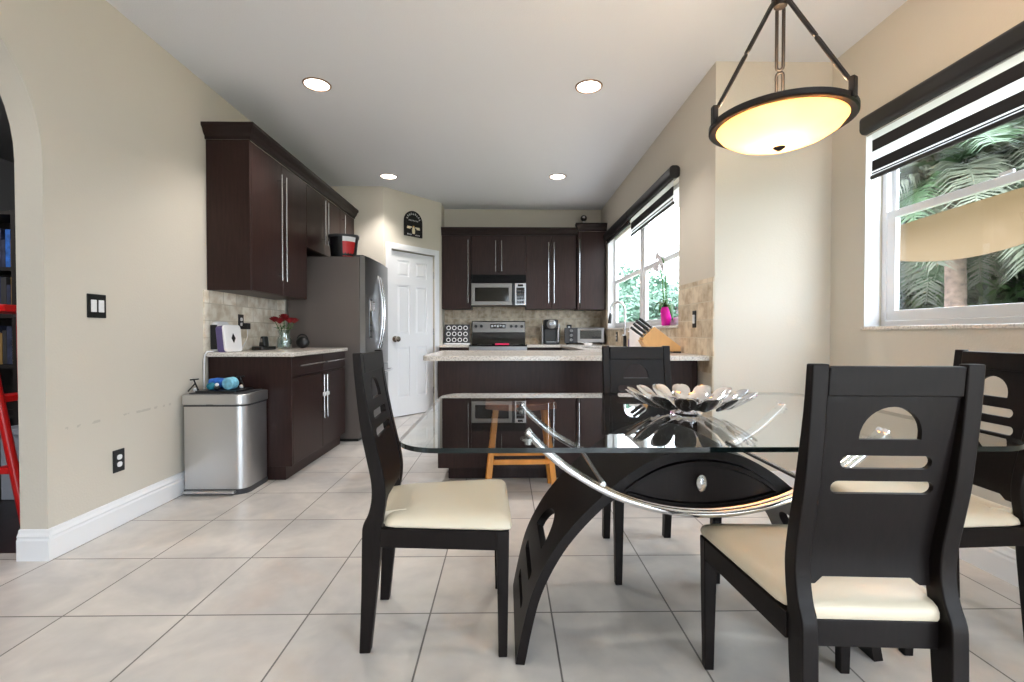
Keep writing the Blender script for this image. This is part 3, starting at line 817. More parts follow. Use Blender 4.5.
tag(MB().prism(prof, lambda u, v, w_: (w_, u, v), -.14, .05).build('pink_cloth', 'pink', bevel=.005), 'pink cloth lying on the front of the black cooktop', 'cloth')

# ---- microwave
c = thing('microwave', 'stainless over-range microwave with black top vent', 'microwave', (0, 0, 0))
MX0, MX1, MY = -.468, .282, 6.52
MB().box(MX0, MX1, MY + .03, YB - .01, 1.455, 1.878).build('case', 'black_plastic', c, bevel=.003)
vt = MB().box(MX0, MX1, MY + .01, MY + .03, 1.76, 1.878)
for k in range(5): vt.box(MX0 + .03, MX1 - .03, MY + .004, MY + .012, 1.775 + .018 * k, 1.783 + .018 * k)
vt.build('vent_grille', 'vent_black', c)
dd = MB().plate([(MX0, 1.458), (.09, 1.458), (.09, 1.758), (MX0, 1.758)], [[(MX0 + .05, 1.51), (.045, 1.51), (.045, 1.70), (MX0 + .05, 1.70)]], XZ, MY, MY + .03).build('door', 'range_steel', c, bevel=.003)
MB().box(MX0 + .045, .05, MY + .008, MY + .02, 1.505, 1.705).build('door_glass', 'black_glass', dd)
handle(MB(), (.108, MY + .02, 1.49), (.108, MY + .02, 1.73), (0, -.045, 0), .009).build('handle', 'black_plastic', dd)
cp = MB().box(.13, MX1, MY, MY + .03, 1.458, 1.758).build('control_panel', 'steel', c, bevel=.003)
MB().box(.15, .262, MY - .003, MY, 1.47, 1.70).build('keypad', 'black_glass', cp)
MB().box(.17, .24, MY - .003, MY, 1.715, 1.745).build('clock_display', 'black_glass', cp)
for r_ in range(4):
    for q in range(3):
        MB().box(.158 + .034 * q, .184 + .034 * q, MY - .005, MY - .003, 1.485 + .05 * r_, 1.515 + .05 * r_).build('key', 'dark_grey', cp)

# ---- toaster oven in the corner
c = thing('toaster_oven', 'silver toaster oven with black end standing in the far worktop corner', 'toaster oven', (1.085, 6.46, .919), math.radians(-10)); c.scale = (1.12, 1, 1.05)
MB().box(-.25, .23, 0, .30, .015, .22).build('case', 'dark_grey', c, bevel=.008)
for x in (-.22, .2):
    for y in (.03, .27): MB().lathe([(0, 0), (.015, 0), (.012, .016), (0, .016)], 10, (x, y, 0)).build('foot', 'black_plastic', c)
dd = MB().plate([(-.09, .03), (.225, .03), (.225, .21), (-.09, .21)], [[(-.06, .075), (.195, .075), (.195, .185), (-.06, .185)]], XZ, -.012, 0).build('door', 'steel', c, bevel=.003)
MB().box(-.06, .195, -.006, -.003, .075, .185).build('door_glass', 'pane', dd)
handle(MB(), (-.06, -.012, .198), (.195, -.012, .198), (0, -.03, 0), .007, .03).build('handle', 'steel', dd)
for z in (.06, .12, .18):
    T = Matrix.Translation((-.165, -.001, z)) @ Matrix.Rotation(PI / 2, 4, 'X')
    MB().lathe([(0, .02), (.016, .02), (.02, 0), (0, 0)], 14, T=T).build('knob', 'steel', c)

# ---- coffee maker
c = thing('coffee_maker', 'black and silver single-serve coffee maker beside the range', 'coffee maker', (.635, 6.66, .919)); c.scale = (1.08, 1.0, 1.05)
MB().prism(rrect(-.10, .10, -.13, .14, .03), XYW, 0, .03).build('base', 'black_plastic', c, bevel=.004)
MB().prism(rrect(-.10, .10, .02, .14, .03), XYW, .03, .26).build('body', 'black_plastic', c, bevel=.004)
MB().prism(rrect(.07, .115, -.08, .13, .02), XYW, .0, .27).build('water_tank', 'steel', c, bevel=.004)
MB().prism(rrect(-.12, -.098, -.06, .13, .01), XYW, .0, .25).build('side_panel', 'steel', c, bevel=.003)
hd = MB(); hd.prism(rrect(-.09, .09, -.13, .13, .04), XYW, .20, .33); hd.build('brew_head', 'black_plastic', c, bevel=.02, seg=3)
T = Matrix.Translation((0, -.128, .265)) @ Matrix.Rotation(PI / 2, 4, 'X')
MB().lathe([(0, .02), (.045, .02), (.058, .012), (.062, 0), (0, 0)], 24, T=T).build('front_cover', 'steel', c, smooth=40)
MB().box(-.028, .028, -.152, -.146, .262, .285).build('display', 'black_glass', c)
MB().box(-.06, .06, -.12, 0, .03, .036).build('drip_tray', 'steel', c)

# ---- pod rack
c = thing('pod_rack', 'white rack holding twelve dark coffee pods in four columns', 'pod rack', (-.685, 6.72, .919)); rack_s = .9
sl = .06
rk = lambda u, v, w_: (u, w_ + v * .16, v)
holes = [[(-.12 + .080 * q + .030 * math.cos(2 * PI * k / 14), .06 + .085 * r_ + .030 * math.sin(2 * PI * k / 14)) for k in range(14)] for q in range(4) for r_ in range(3)]
MB().plate([(-.175, 0), (.175, 0), (.175, .28), (-.175, .28)], holes, rk, 0, .01).build('front_plate', 'dark_grey', c)
MB().plate([(-.175, 0), (.175, 0), (.175, .28), (-.175, .28)], [], rk, .05, .056).build('back_plate', 'black_plastic', c)
MB().prism([(-.185, 0), (.185, 0), (.185, .016), (-.185, .016)], rk, -.006, .056).build('base', 'white_plastic', c)
for q in range(4):
    for r_ in range(3):
        u, v = -.12 + .080 * q, .06 + .085 * r_
        T = Matrix.Translation((u, .03 + v * .16, v)) @ Matrix.Rotation(PI / 2 - .16, 4, 'X')
        o = MB().lathe([(0, .028), (.019, .028), (.022, .024), (.025, 0), (0, 0)], 14, T=Matrix.Translation((-.685, 6.72, .919)) @ T).build('coffee_pod', 'black_plastic', smooth=40)
        tag(o, '%s pod from the pantry end in the %s row of the white rack' % (('first', 'second', 'third', 'fourth')[q], ('bottom', 'middle', 'top')[r_]), 'coffee pod', 'pods in the coffee rack')
        MB().lathe([(.021, .0), (.0315, .0), (.0315, .006), (.021, .006)], 14, T=Matrix.Translation((-.685, 6.72, .919)) @ Matrix.Translation((u, .0 + v * .16 - .004, v)) @ Matrix.Rotation(PI / 2 - .16, 4, 'X')).build('pod_rim', 'white_plastic', o)
del o

# ---- security camera on corner cabinet
c = thing('security_camera', 'small dark ball camera on top of the corner cabinet', 'camera', (1.10, 6.68, 2.481))
MB().lathe([(0, 0), (.035, 0), (.03, .015), (.012, .02), (.012, .17), (0, .17)], 18).build('base', 'white_plastic', c, smooth=40)
MB().ball((0, 0, .205), .045, 18, 12).build('camera_head', 'black_plastic', c, smooth=60)
T = Matrix.Translation((-.005, -.04, .207)) @ Matrix.Rotation(PI / 2, 4, 'X')
MB().lathe([(0, .012), (.014, .012), (.022, 0), (0, 0)], 16, T=T).build('lens', 'chrome', c, smooth=40)

# ================================================================== DINING TABLE
TX = .632
c = thing('dining_table', 'glass-topped dining table on a dark arched base with chrome tubes', 'table', (0, 0, 0))
gl = MB()
ol = rrect(-.31, 1.50, 1.275, 2.40, .13, 10)
gl.prism(ol, lambda u, v, w_: (u, v, w_ + (v - 1.83) * .007), .7515, .7655, 2, caps=(1, 0))
gl.build('glass_top', ['table_glass', 'table_glass_under', 'glass_edge'], c, smooth=30)
PR = [(-.585, 0), (-.56, .125), (-.528, .24), (-.47, .354), (-.402, .444), (-.312, .534), (-.22, .61), (-.12, .662), (0, .68)]
PR = PR + [(-x, z) for x, z in PR[-2::-1]]
cen = spline([(x, z) for x, z in PR], 5)
SL = [0]
for a, b in zip(cen, cen[1:]): SL.append(SL[-1] + (b - a).length)
LT = SL[-1]
def arch_map(u, v, w_):
    """u along the plank, v across it (world y), w through its thickness (outwards +)"""
    u = max(0, min(LT, u))
    i = 0
    while i < len(SL) - 2 and SL[i + 1] < u: i += 1
    t_ = (u - SL[i]) / (SL[i + 1] - SL[i]); p = cen[i].lerp(cen[i + 1], t_)
    ta = (cen[min(i + 1, len(cen) - 1)] - cen[max(i - 1, 0)]).normalized(); tb = (cen[min(i + 2, len(cen) - 1)] - cen[i]).normalized()
    tg = ta.lerp(tb, t_).normalized(); nn = Vector((-tg.y, tg.x))
    q = p + nn * w_
    return (TX + q.x, v, max(0, q.y))
AY0, AY1 = 1.515, 2.0; AM = (AY0 + AY1) / 2
def stadium_v(u0, u1, half): # slot: u range along plank, half-length across
    r_ = (u1 - u0) / 2; uc = (u0 + u1) / 2
    return arc(uc, AM + half - r_, r_, 0, PI, 8) + arc(uc, AM - half + r_, r_, PI, 2 * PI, 8)
holes = []
for sgn in (0, 1):
    f_ = (lambda u: LT - u) if sgn else (lambda u: u)
    for hl in (stadium_v(.105, .14, .12), stadium_v(.215, .25, .135), [(.325, AM - .115)] + [(.325 + .105 * math.sin(t_), AM - .12 * math.cos(t_)) for t_ in [PI * k / 14 for k in range(1, 14)]] + [(.325, AM + .115)]):
        holes.append([(f_(u), v) for u, v in hl])
bs = MB()
nu = 64
loop = [(LT * i / nu, AY0) for i in range(nu + 1)] + [(LT * (nu - i) / nu, AY1) for i in range(nu + 1)]
bs.plate(loop, holes, arch_map, -.015, .015, step=(.035, .06))
bs.build('arch_base', 'espresso_chair', c, smooth=35)
def up_curve(x): return lerp_table([(p.x, p.y) for p in cen], x)
RS = .745; ZB = .506
def smile(x): return ZB + RS - math.sqrt(RS * RS - x * x)
HX = .325
def lens(inset, n=24):
    """eye shape between arch underside and chrome tubes"""
    xs_ = [-(HX - inset * 2.6) + 2 * (HX - inset * 2.6) * i / n for i in range(n + 1)]
    top = [(x, up_curve(x) - .020 - inset) for x in xs_]; bot = [(x, smile(x) + .002 + inset) for x in xs_]
    top[0] = top[-1] = None
    z_t = (up_curve(HX - inset * 2.6) + smile(HX - inset * 2.6)) / 2
    P = [(xs_[0], z_t)] + [p for p in bot[1:-1] if True] + [(xs_[-1], z_t)] + [p for p in top[1:-1]][::-1]
    return P
L0 = lens(0); L1 = lens(.015)
LXZ = lambda u, v, w_: (TX + u, w_, v)
MB().plate(L0, [L1], LXZ, 1.505, 1.550).build('drawer_frame', 'espresso_chair', c)
MB().plate(L0, [], LXZ, 1.550, 1.97).build('drawer_box', 'espresso_chair', c)
df = MB().plate(lens(.018), [], LXZ, 1.516, 1.549).build('drawer_front', 'espresso', c)
T = Matrix.Translation((TX - .005, 1.518, .592)) @ Matrix.Rotation(PI / 2, 4, 'X') @ Matrix.Diagonal((1.0, 1.6, 1, 1))
MB().lathe([(0, .026), (.012, .024), (.017, .018), (.015, .012), (.008, .008), (.008, 0), (0, 0)], 18, T=T).build('knob', 'brushed', df, smooth=50)
for ypair in ((1.468, 1.492), (2.02, 2.044)):
    for y in ypair:
        pts = [(TX - .565 + 1.13 * i / 40, y, smile(-.565 + 1.13 * i / 40)) for i in range(41)]
        MB().tube(pts, .0118, 12).build('chrome_tube', 'chrome', c, smooth=60)
    for sx in (-1, 1):
        x = TX + sx * .56; ymid = sum(ypair) / 2
        MB().lathe([(0, .726), (.013, .726), (.013, .738), (.026, .740), (.026, .7478), (0, .7478)], 20, (x, ymid, (ymid - 1.83) * .007)).build('glass_mount', 'brushed', c, smooth=40)
for sx in (-1, 1):
    x = TX + sx * .325
    MB().tube([(x, 1.476, smile(.325) + .018), (x, 2.034, smile(.325) + .018)], .008, 10).build('cross_rod', 'brushed', c, smooth=60)

# ---- petal bowl
c = thing('petal_bowl', 'silver centrepiece bowl of overlapping flower petals on the glass table', 'bowl', (.70, 1.80, .7657))
pm = {}
def petal(name, L_, W_, base_r, lift, a0, curl):
    n = 10; mb = MB(); A = []; B = []
    for i in range(n + 1):
        t_ = i / n; r_ = base_r + L_ * t_
        wd = W_ * (.16 + .84 * math.sqrt(max(0, 1 - ((t_ - .60) / .62) ** 2)) if t_ < .60 else math.sqrt(max(0, 1 - ((t_ - .60) / .41) ** 2)))
        z = a0 + lift * (t_ ** 1.3)
        row = []
        for j in range(-3, 4):
            s_ = j / 3
            row.append(Vector((r_, s_ * wd, z + curl * 2.2 * (abs(s_) ** 2) * wd)))
        A.append([mb.V(p) for p in row]); B.append([mb.V(p - Vector((0, 0, .0022))) for p in row])
    for i in range(n):
        for j in range(6):
            mb.face([A[i][j], A[i + 1][j], A[i + 1][j + 1], A[i][j + 1]]); mb.face([B[i][j + 1], B[i + 1][j + 1], B[i + 1][j], B[i][j]])
        mb.face([A[i][0], B[i][0], B[i + 1][0], A[i + 1][0]]); mb.face([A[i][6], A[i + 1][6], B[i + 1][6], B[i][6]])
    mb.face([A[0][j] for j in range(7)] + [B[0][j] for j in range(6, -1, -1)]); mb.face([A[n][j] for j in range(6, -1, -1)] + [B[n][j] for j in range(7)])
    return mb.build(name, 'chrome', c, smooth=50)
for ring, (nP, L_, W_, br_, lift, a0, off) in enumerate(((7, .075, .027, .020, .045, .026, 0), (11, .095, .031, .070, .046, .020, .2), (15, .098, .036, .140, .058, .028, .1))):
    first = None
    for k in range(nP):
        if first is None: first = o = petal('petal', L_, W_, br_, lift, a0, .12)
        else:
            o = first.copy(); COL.objects.link(o); o.parent = c
        o.rotation_euler = (0, 0, off + 2 * PI * k / nP)
MB().lathe([(0, 0), (.045, 0), (.05, .004), (.03, .012), (.02, .016), (0, .016)], 24).build('foot', 'chrome', c, smooth=40)

# ================================================================== CHAIRS
BACK = [(1.005, -.268), (.9, -.260), (.75, -.243), (.66, -.226), (.58, -.210), (.52, -.208), (.47, -.218), (.43, -.236), (.38, -.240), (.2, -.243), (0, -.25)]
FRONT = [(1.005, -.243), (.9, -.231), (.75, -.203), (.58, -.165), (.5, -.163), (.43, -.174), (.33, -.18), (.2, -.193), (0, -.214)]
def chair(label, loc, rz):
    c = thing('dining_chair', label, 'chair', loc, rz, 'dining chairs around the glass table')
    bk_ = [(p.y, p.x) for p in spline(BACK, 4)]; fr_ = [(p.y, p.x) for p in spline(FRONT, 4)]
    prof = fr_ + bk_[::-1]
    for sx in (-1, 1):
        x = sx * .160
        MB().prism(prof, lambda u, v, w_: (w_, u, v), x - .018, x + .018).build('rear_leg', 'espresso_chair', c, smooth=25, bevel=.003)
        x = sx * .21
        MB().frustum((x - .0145, x + .0145, .214, .243), (x - .021, x + .021, .207, .249), 0, .42).build('front_leg', 'espresso_chair', c, bevel=.003)
    sp_front = lambda z: lerp_table([(p.x, p.y) for p in spline(FRONT, 4)], z)
    pmap = lambda u, v, w_: (u, sp_front(v) - .010 + w_, v)
    out_ = [(-.141, .490), (-.118, .490), (-.100, .506), (.100, .506), (.118, .490), (.141, .490), (.141, .945), (-.141, .945)]
    out2 = []
    for i, p in enumerate(out_):
        q = out_[(i + 1) % len(out_)]; n = max(1, int((Vector(q) - Vector(p)).length / .03))
        out2 += [tuple(Vector(p).lerp(Vector(q), k / n)) for k in range(n)]
    semi = [(.066, .846), (.066, .838), (-.066, .838), (-.066, .846)] + [(.066 * math.cos(t_), .846 + .066 * math.sin(t_)) for t_ in [PI - PI * k / 16 for k in range(1, 16)]]
    def slot(h, z0, z1):
        r_ = (z1 - z0) / 2
        return arc(h - r_, (z0 + z1) / 2, r_, -PI / 2, PI / 2, 8) + arc(-h + r_, (z0 + z1) / 2, r_, PI / 2, 1.5 * PI, 8)
    MB().plate(out2, [[(u + .006, v) for u, v in h] for h in (semi, slot(.098, .770, .801), slot(.112, .710, .741))], pmap, -.006, .006, step=(.03, .02)).build('back_panel', 'espresso_chair', c, smooth=30)
    tr = MB(); prof = [(sp_front(z) - .024, z) for z in (.935, .96, .98, 1.0)] + [(sp_front(z) + .002, z) for z in (1.0, .98, .96, .935)]
    tr.prism(prof, lambda u, v, w_: (w_, u, v), -.141, .141); tr.build('top_rail', 'espresso_chair', c, bevel=.003)
    MB().box(-.141, .141, -.205, -.182, .358, .42).build('seat_rail', 'espresso_chair', c, bevel=.002)
    MB().box(-.19, .19, .225, .247, .358, .42).build('seat_rail', 'espresso_chair', c, bevel=.002)
    for sx in (-1, 1):
        r = MB(); v = []
        for z in (.358, .42):
            for (x, y) in ((.183, -.178), (.229, .21), (.207, .21), (.158, -.178)): v.append(r.V((sx * x, y, z)))
        for q in ((0, 1, 2, 3), (4, 7, 6, 5), (0, 4, 5, 1), (1, 5, 6, 2), (2, 6, 7, 3), (3, 7, 4, 0)): r.face([v[i] for i in q])
        r.build('seat_rail', 'espresso_chair', c, bevel=.002)
    # upholstered seat pad: trapezoid with a crowned top and rounded sides
    cu = MB(); N = 14; rows = []
    lv = [(.95, .421), (1.0, .428), (1.0, .435)]
    def pt(a, b, z, sc=1):
        y = -.168 + (b + 1) / 2 * .428; hw = .182 + (b + 1) / 2 * .053
        yc, = (.046,)
        return (a * hw * sc, yc + (y - yc) * sc, z)
    per = [(-1 + 2 * i / N, -1) for i in range(N)] + [(1, -1 + 2 * i / N) for i in range(N)] + [(1 - 2 * i / N, 1) for i in range(N)] + [(-1, 1 - 2 * i / N) for i in range(N)]
    def rc(a, b):   # rounded corners
        k = .10
        m_ = max(abs(a), abs(b)); n_ = min(abs(a), abs(b))
        f_ = 1 - k * .3 * max(0, (n_ - (1 - k)) / k) ** 2
        return a * f_, b * f_
    rings = []
    for sc, z in lv + [(.985, .446), (.945, .455), (.87, .463), (.7, .470), (.45, .475), (.2, .477)]:
        rings.append([cu.V(pt(*rc(a, b), z, sc)) for a, b in per])
    K = len(per)
    for a, b in zip(rings, rings[1:]):
        for k in range(K): cu.face([a[k], a[(k + 1) % K], b[(k + 1) % K], b[k]])
    cu.face(rings[0][::-1]); cu.face(rings[-1])
    tp = [(-.168, .421), (-.204, .421), (-.209, .43), (-.209, .444), (-.203, .454), (-.19, .460), (-.15, .466), (-.10, .4705), (-.10, .421)]
    cu.prism(tp, lambda u, v, w_: (w_, u, v), -.139, .139)
    cu.build('seat_cushion', 'leather', c, smooth=60)
    return c
chA = chair('dark dining chair at the table end facing the dining window, seen side-on', (-.247, 1.765, 0), math.radians(-87.3))
dup(chA, (.846, 1.258, 0), math.radians(-3.1), 'largest dining chair, seen from behind with its dark slotted back in full')
dup(chA, (.69, 2.24, 0), math.radians(180.6), 'dining chair between the table and the peninsula, behind the petal bowl')
dup(chA, (1.58, 1.75, 0), math.radians(86.5), 'dining chair at the table end under the dining window, half out of frame')

# ---- wooden counter stool
c = thing('counter_stool', 'honey oak counter stool with reddish saddle seat against the peninsula', 'stool', (.10, 3.24, 0), math.radians(2))
st = MB(); n = 10; A = []
for i in range(n + 1):
    t_ = -1 + 2 * i / n
    A.append((t_ * .235, .60 + .016 * t_ * t_))
poly = [(x, z) for x, z in A] + [(x, z - .042) for x, z in A[::-1]]
st.prism(poly, lambda u, v, w_: (u, w_, v), -.125, .125); st.build('seat', 'oak_seat', c, bevel=.006, smooth=40)
for sx in (-1, 1):
    for sy in (-1, 1):
        x1, y1, x0, y0 = sx * .165, sy * .085, sx * .225, sy * .135
        MB().frustum((x0 - .018, x0 + .018, y0 - .018, y0 + .018), (x1 - .018, x1 + .018, y1 - .018, y1 + .018), 0, .565).build('leg', 'oak', c, bevel=.003)
def bar(x0, x1, y0, y1, z, h=.032, t_=.02):
    a, b = Vector((x0, y0, z)), Vector((x1, y1, z)); d_ = (b - a).normalized(); nn = Vector((-d_.y, d_.x, 0)) * t_ / 2
    mb = MB(); P = [a - nn, b - nn, b + nn, a + nn]
    mb.prism([(p.x, p.y) for p in P], XYW, z, z + h); mb.build('stretcher', 'oak', c, bevel=.002)
for sy in (-1, 1):
    bar(-.20, .20, sy * .113, sy * .113, .205)
for sx in (-1, 1):
    bar(sx * .206, sx * .206, -.118, .118, .15)

# ================================================================== PENDANT AND CEILING LIGHTS
PX, PYY, PZ, PRr = .945, 1.637, 1.792, .22
c = thing('pendant_lamp', 'glowing amber bowl pendant lamp on dark bronze arms above the table', 'pendant lamp', (PX, PYY, PZ))
bw = [(0.0, -.079), (.05, -.076), (.10, -.067), (.15, -.049), (.185, -.027), (.203, -.004)]
bw2 = [(r_ - .006 if r_ > .01 else 0, z + .006) for r_, z in bw]
MB().lathe(bw + bw2[::-1], 48).build('glass_bowl', 'alabaster', c, smooth=60)
MB().lathe([(.200, -.006), (.220, -.008), (.226, -.004), (.226, .012), (.220, .016), (.204, .016), (.200, .012), (.200, -.006)], 56).build('rim', 'bronze', c, smooth=35)
MB().lathe([(0, -.093), (.008, -.091), (.012, -.087), (.018, -.084), (.020, -.080), (.014, -.078), (0, -.077)], 18).build('finial', 'bronze', c, smooth=40)
HZ = .43
hubm = MB().lathe([(0, HZ - .035), (.02, HZ - .03), (.028, HZ - .01), (.028, HZ + .005), (.012, HZ + .02), (.010, HZ + .05), (0, HZ + .05)], 20)
hubm.build('hub', 'bronze', c, smooth=40)
MB().tube([(0, 0, HZ + .045), (0, 0, ZC - PZ - .03)], .007, 10).build('stem', 'bronze', c)
MB().lathe([(0, ZC - PZ - .002), (.065, ZC - PZ - .002), (.062, ZC - PZ - .018), (.03, ZC - PZ - .034), (0, ZC - PZ - .036)], 28).build('ceiling_canopy', 'bronze', c, smooth=40)
a_away = math.atan2(.866, .5)
for k in range(3):
    an = a_away + k * 2 * PI / 3; u = Vector((math.cos(an), math.sin(an), 0)); tg = Vector((-u.y, u.x, 0))
    p1 = u * .214 + Vector((0, 0, .055)); p0 = u * .022 + Vector((0, 0, HZ - .012)); pm_ = p0.lerp(p1, .5)
    arm = None
    for (q0, q1) in ((p0, pm_), (pm_, p1)):
        d_ = (q1 - q0).normalized(); e0, e1 = q0 + d_ * .004, q1 - d_ * .004
        hw = .0105; pts = []
        for j in range(7):
            t_ = PI * j / 6; pts.append(e0 + d_ * (hw - hw * math.sin(t_)) + tg * hw * math.cos(t_))
        for j in range(7):
            t_ = PI * j / 6; pts.append(e1 - d_ * (hw - hw * math.sin(t_)) - tg * hw * math.cos(t_))
        o = MB().tube(pts, .0058, 8, closed=True).build('arm', 'bronze', c, smooth=60)
    br = MB(); T = Matrix.Translation(u * .222) @ Matrix.Rotation(an, 4, 'Z')
    br.box(-.006, .012, -.012, .012, -.004, .06, T=T); br.build('rim_bracket', 'bronze', c, bevel=.003)
for k in range(3):
    an = k * 2 * PI / 3 + .3; x, y = .042 * math.cos(an), .042 * math.sin(an)
    b_ = MB().ball((x, y, -.015), .024, 14, 10); b_.lathe([(.013, -.03), (.015, .03), (.013, .04), (0, .04)], 12, (x, y, .02))
    l = bpy.data.lights.new('pendant_bulb', 'POINT'); l.energy = 3.7; l.color = (1.0, .74, .49); l.shadow_soft_size = .03
    b_.bm.free()
    lo = bpy.data.objects.new('pendant_bulb', l); COL.objects.link(lo); lo.location = (x, y, -.036); lo.parent = c

cans = [(-1.365, 3.49), (.61, 3.49), (-1.34, 5.50), (.60, 5.48)]
cl = ['recessed ceiling light close to the archway wall, before the wall cabinets', 'recessed ceiling light closest to the pendant lamp', 'small recessed ceiling light in front of the pantry door wall', 'small recessed ceiling light in front of the sink window and range']
for (x, y), lb in zip(cans, cl):
    c = thing('ceiling_light', lb, 'ceiling light', (x, y, ZC), 0, 'recessed ceiling lights')
    MB().lathe([(.084, -.001), (.087, -.008), (.097, -.006), (.100, -.001)], 36).build('trim_ring', 'copper_trim', c, smooth=40)
    MB().lathe([(0, -.006), (.06, -.005), (.0855, -.002)], 30).build('lens', 'lamp_lens', c, smooth=60)
    l = bpy.data.lights.new('can_bulb', 'SPOT'); l.energy = 20; l.color = (1.0, .94, .88); l.spot_size = math.radians(112); l.spot_blend = .6; l.shadow_soft_size = .06
    lo = bpy.data.objects.new('can_bulb', l); COL.objects.link(lo); lo.parent = c; lo.location = (0, 0, -.02)

# ================================================================== BLINDS
def blind(name, label, X, y0, y1, ztop, zbot, cas_h, bands, inset=.025):
    c = thing(name, label, 'window blind', (0, 0, 0))
    xc = X - .045
    P = rrect(xc - .04, xc + .043, ztop - cas_h, ztop, .028, 5)
    MB().prism(P, lambda u, v, w_: (u, w_, v), y0, y1).build('cassette', 'blind_bar', c, smooth=30)
    MB().tube([(xc, y0 + .01, ztop - cas_h - .004), (xc, y1 - .01, ztop - cas_h - .004)], .008, 8).build('valance_lip', 'brushed', c)
    z = ztop - cas_h + .005
    for (h, m_) in bands:
        MB().box(xc - .0008, xc + .0008, y0 + .025, y1 - inset, z - h, z).build('black_band' if m_ == 'blind_black' else 'sheer_band', m_, c)
        z -= h
    MB().prism(rrect(xc - .009, xc + .009, z - .022, z + .002, .006, 3), lambda u, v, w_: (u, w_, v), y0 + .022, y1 - inset + .003).build('bottom_bar', 'blind_bar', c)
    return c
K_, S_ = 'blind_black', 'blind_sheer'
blind('zebra_blind', 'wide black zebra blind half lowered over the dining window', XD, DW[0] - .03, DW[1] - .06, 2.347, 0, .105,
      [(.055, S_), (.066, K_), (.054, S_), (.060, K_), (.008, S_), (.008, K_), (.008, S_)], .05)
blind('zebra_blind', 'black zebra blind slightly lowered above the orchid', XK, KW[0] - .02, ym + .0, 2.415, 0, .10,
      [(.06, S_), (.075, K_), (.02, S_), (.012, K_), (.02, S_)])
blind('zebra_blind', 'black zebra blind rolled up beside the corner cabinet', XK, ym + .01, KW[1] - .10, 2.415, 0, .10,
      [(.012, S_), (.03, K_)])

# ================================================================== SWITCHES, OUTLETS, PLAQUE
def plate_x(name, label, X, sgn, y, z, wd, ht, kind):
    c = thing(name, label, 'switch' if kind == 'rocker' else 'socket', (X, y, z), 0 if sgn > 0 else PI)
    MB().box(0, .007, -wd / 2, wd / 2, -ht / 2, ht / 2).build('cover_plate', 'black_plastic', c, bevel=.003)
    if kind == 'rocker':
        n = 2 if wd > .1 else 1
        for k in range(n):
            yy = (k - (n - 1) / 2) * .046
            MB().box(.006, .012, yy - .016, yy + .016, -.032, .032).build('rocker', 'white_plastic', c, bevel=.002)
    else:
        for zz in (-.02, .02):
            MB().prism([(p[0], p[1] + zz) for p in rrect(-.016, .016, -.014, .014, .012, 4)], lambda u, v, w_: (w_, u, v), .006, .011).build('receptacle', 'white_plastic', c)
    return c
plate_x('light_switch', 'black double rocker switch plate near the archway', XL, 1, 2.545, 1.215, .115, .125, 'rocker')
plate_x('wall_outlet', 'black outlet plate low on the wall above the baseboard', XL, 1, 2.675, .36, .078, .125, 'outlet')
plate_x('wall_outlet', 'black outlet on the splashback with a charger plugged in', XL + .008, 1, 3.90, 1.165, .075, .12, 'outlet')
plate_x('light_switch', 'black switch plate on the tiles near the peninsula end', XK - .008, -1, 3.47, 1.175, .062, .125, 'rocker')
plate_x('wall_outlet', 'black outlet on the tiles behind the faucet', XK - .008, -1, 5.90, 1.03, .075, .12, 'outlet')
c = thing('wall_outlet', 'black outlet on the splashback above the toaster oven', 'socket', (.93, YB - .008, 1.14), -PI / 2)
MB().box(0, .007, -.0375, .0375, -.06, .06).build('cover_plate', 'black_plastic', c, bevel=.003)
for zz in (-.02, .02): MB().box(.006, .011, -.015, .015, zz - .013, zz + .013).build('receptacle', 'white_plastic', c, bevel=.004)
# charger and lead
ch = MB().box(XL + .020, XL + .062, 3.905, 3.955, 1.105, 1.155).build('charger_plug', 'black_plastic', bevel=.004)
tag(ch, 'black charger block plugged into the splashback outlet', 'charger')
MB().tube(spline([(XL + .05, 3.93, 1.105), (XL + .055, 3.91, 1.03), (XL + .05, 3.85, .96), (XL + .06, 3.80, .945), (XL + .09, 3.765, .941)], 6), .003, 6).build('lead', 'white_plastic', ch)

# plaque above the pantry door: black arched board with worn pale lettering marks and a pale glass
cp_ = .455
PWH, PZ0, PZ1 = .145, 2.33, 2.52
c = thing('wall_plaque', 'small black arched plaque with pale markings above the pantry door', 'plaque', (0, 0, 0))
oa = [(cp_ - PWH, PZ0), (cp_ + PWH, PZ0)] + arc(cp_, PZ1, PWH, 0, PI, 16, .14)
ob = [(cp_ - PWH + .012, PZ0 + .012), (cp_ + PWH - .012, PZ0 + .012)] + arc(cp_, PZ1, PWH - .012, 0, PI, 16, .128)
MB().prism(oa, diag, .001, .015).build('board', 'black_plastic', c)
MB().plate(oa, [ob], diag, .015, .021).build('border', 'shelf_dark', c)
gm_ = MB()
gm_.prism([(cp_ - .018, 2.365), (cp_ + .018, 2.365), (cp_ + .024, 2.41), (cp_ + .014, 2.45), (cp_ - .014, 2.45), (cp_ - .024, 2.41)], diag, .015, .020)
gm_.build('pale_glass', 'cream', c)
MB().prism([(cp_ - .015, 2.45), (cp_ + .015, 2.45), (cp_ + .01, 2.468), (cp_ - .01, 2.468)], diag, .015, .020).build('glass_top', 'gold', c)
mk = MB()
random.seed(3)
for k in range(9):
    an = PI * .13 + PI * .74 * k / 8; cx, cz = cp_ + .112 * math.cos(an), PZ1 + .102 * math.sin(an)
    ca, sa = math.cos(an - PI / 2), math.sin(an - PI / 2)
    for (u0, u1, v0, v1) in ((-.008, -.004, -.012, .012), (-.008, .007, -.012 + .020 * (k % 2), -.006 + .020 * (k % 2)), (.003, .007, -.010, .010 - .006 * (k % 3))):
        mk.prism([(cx + u * ca - v * sa, cz + u * sa + v * ca) for u, v in ((u0, v0), (u1, v0), (u1, v1), (u0, v1))], diag, .015, .0175)
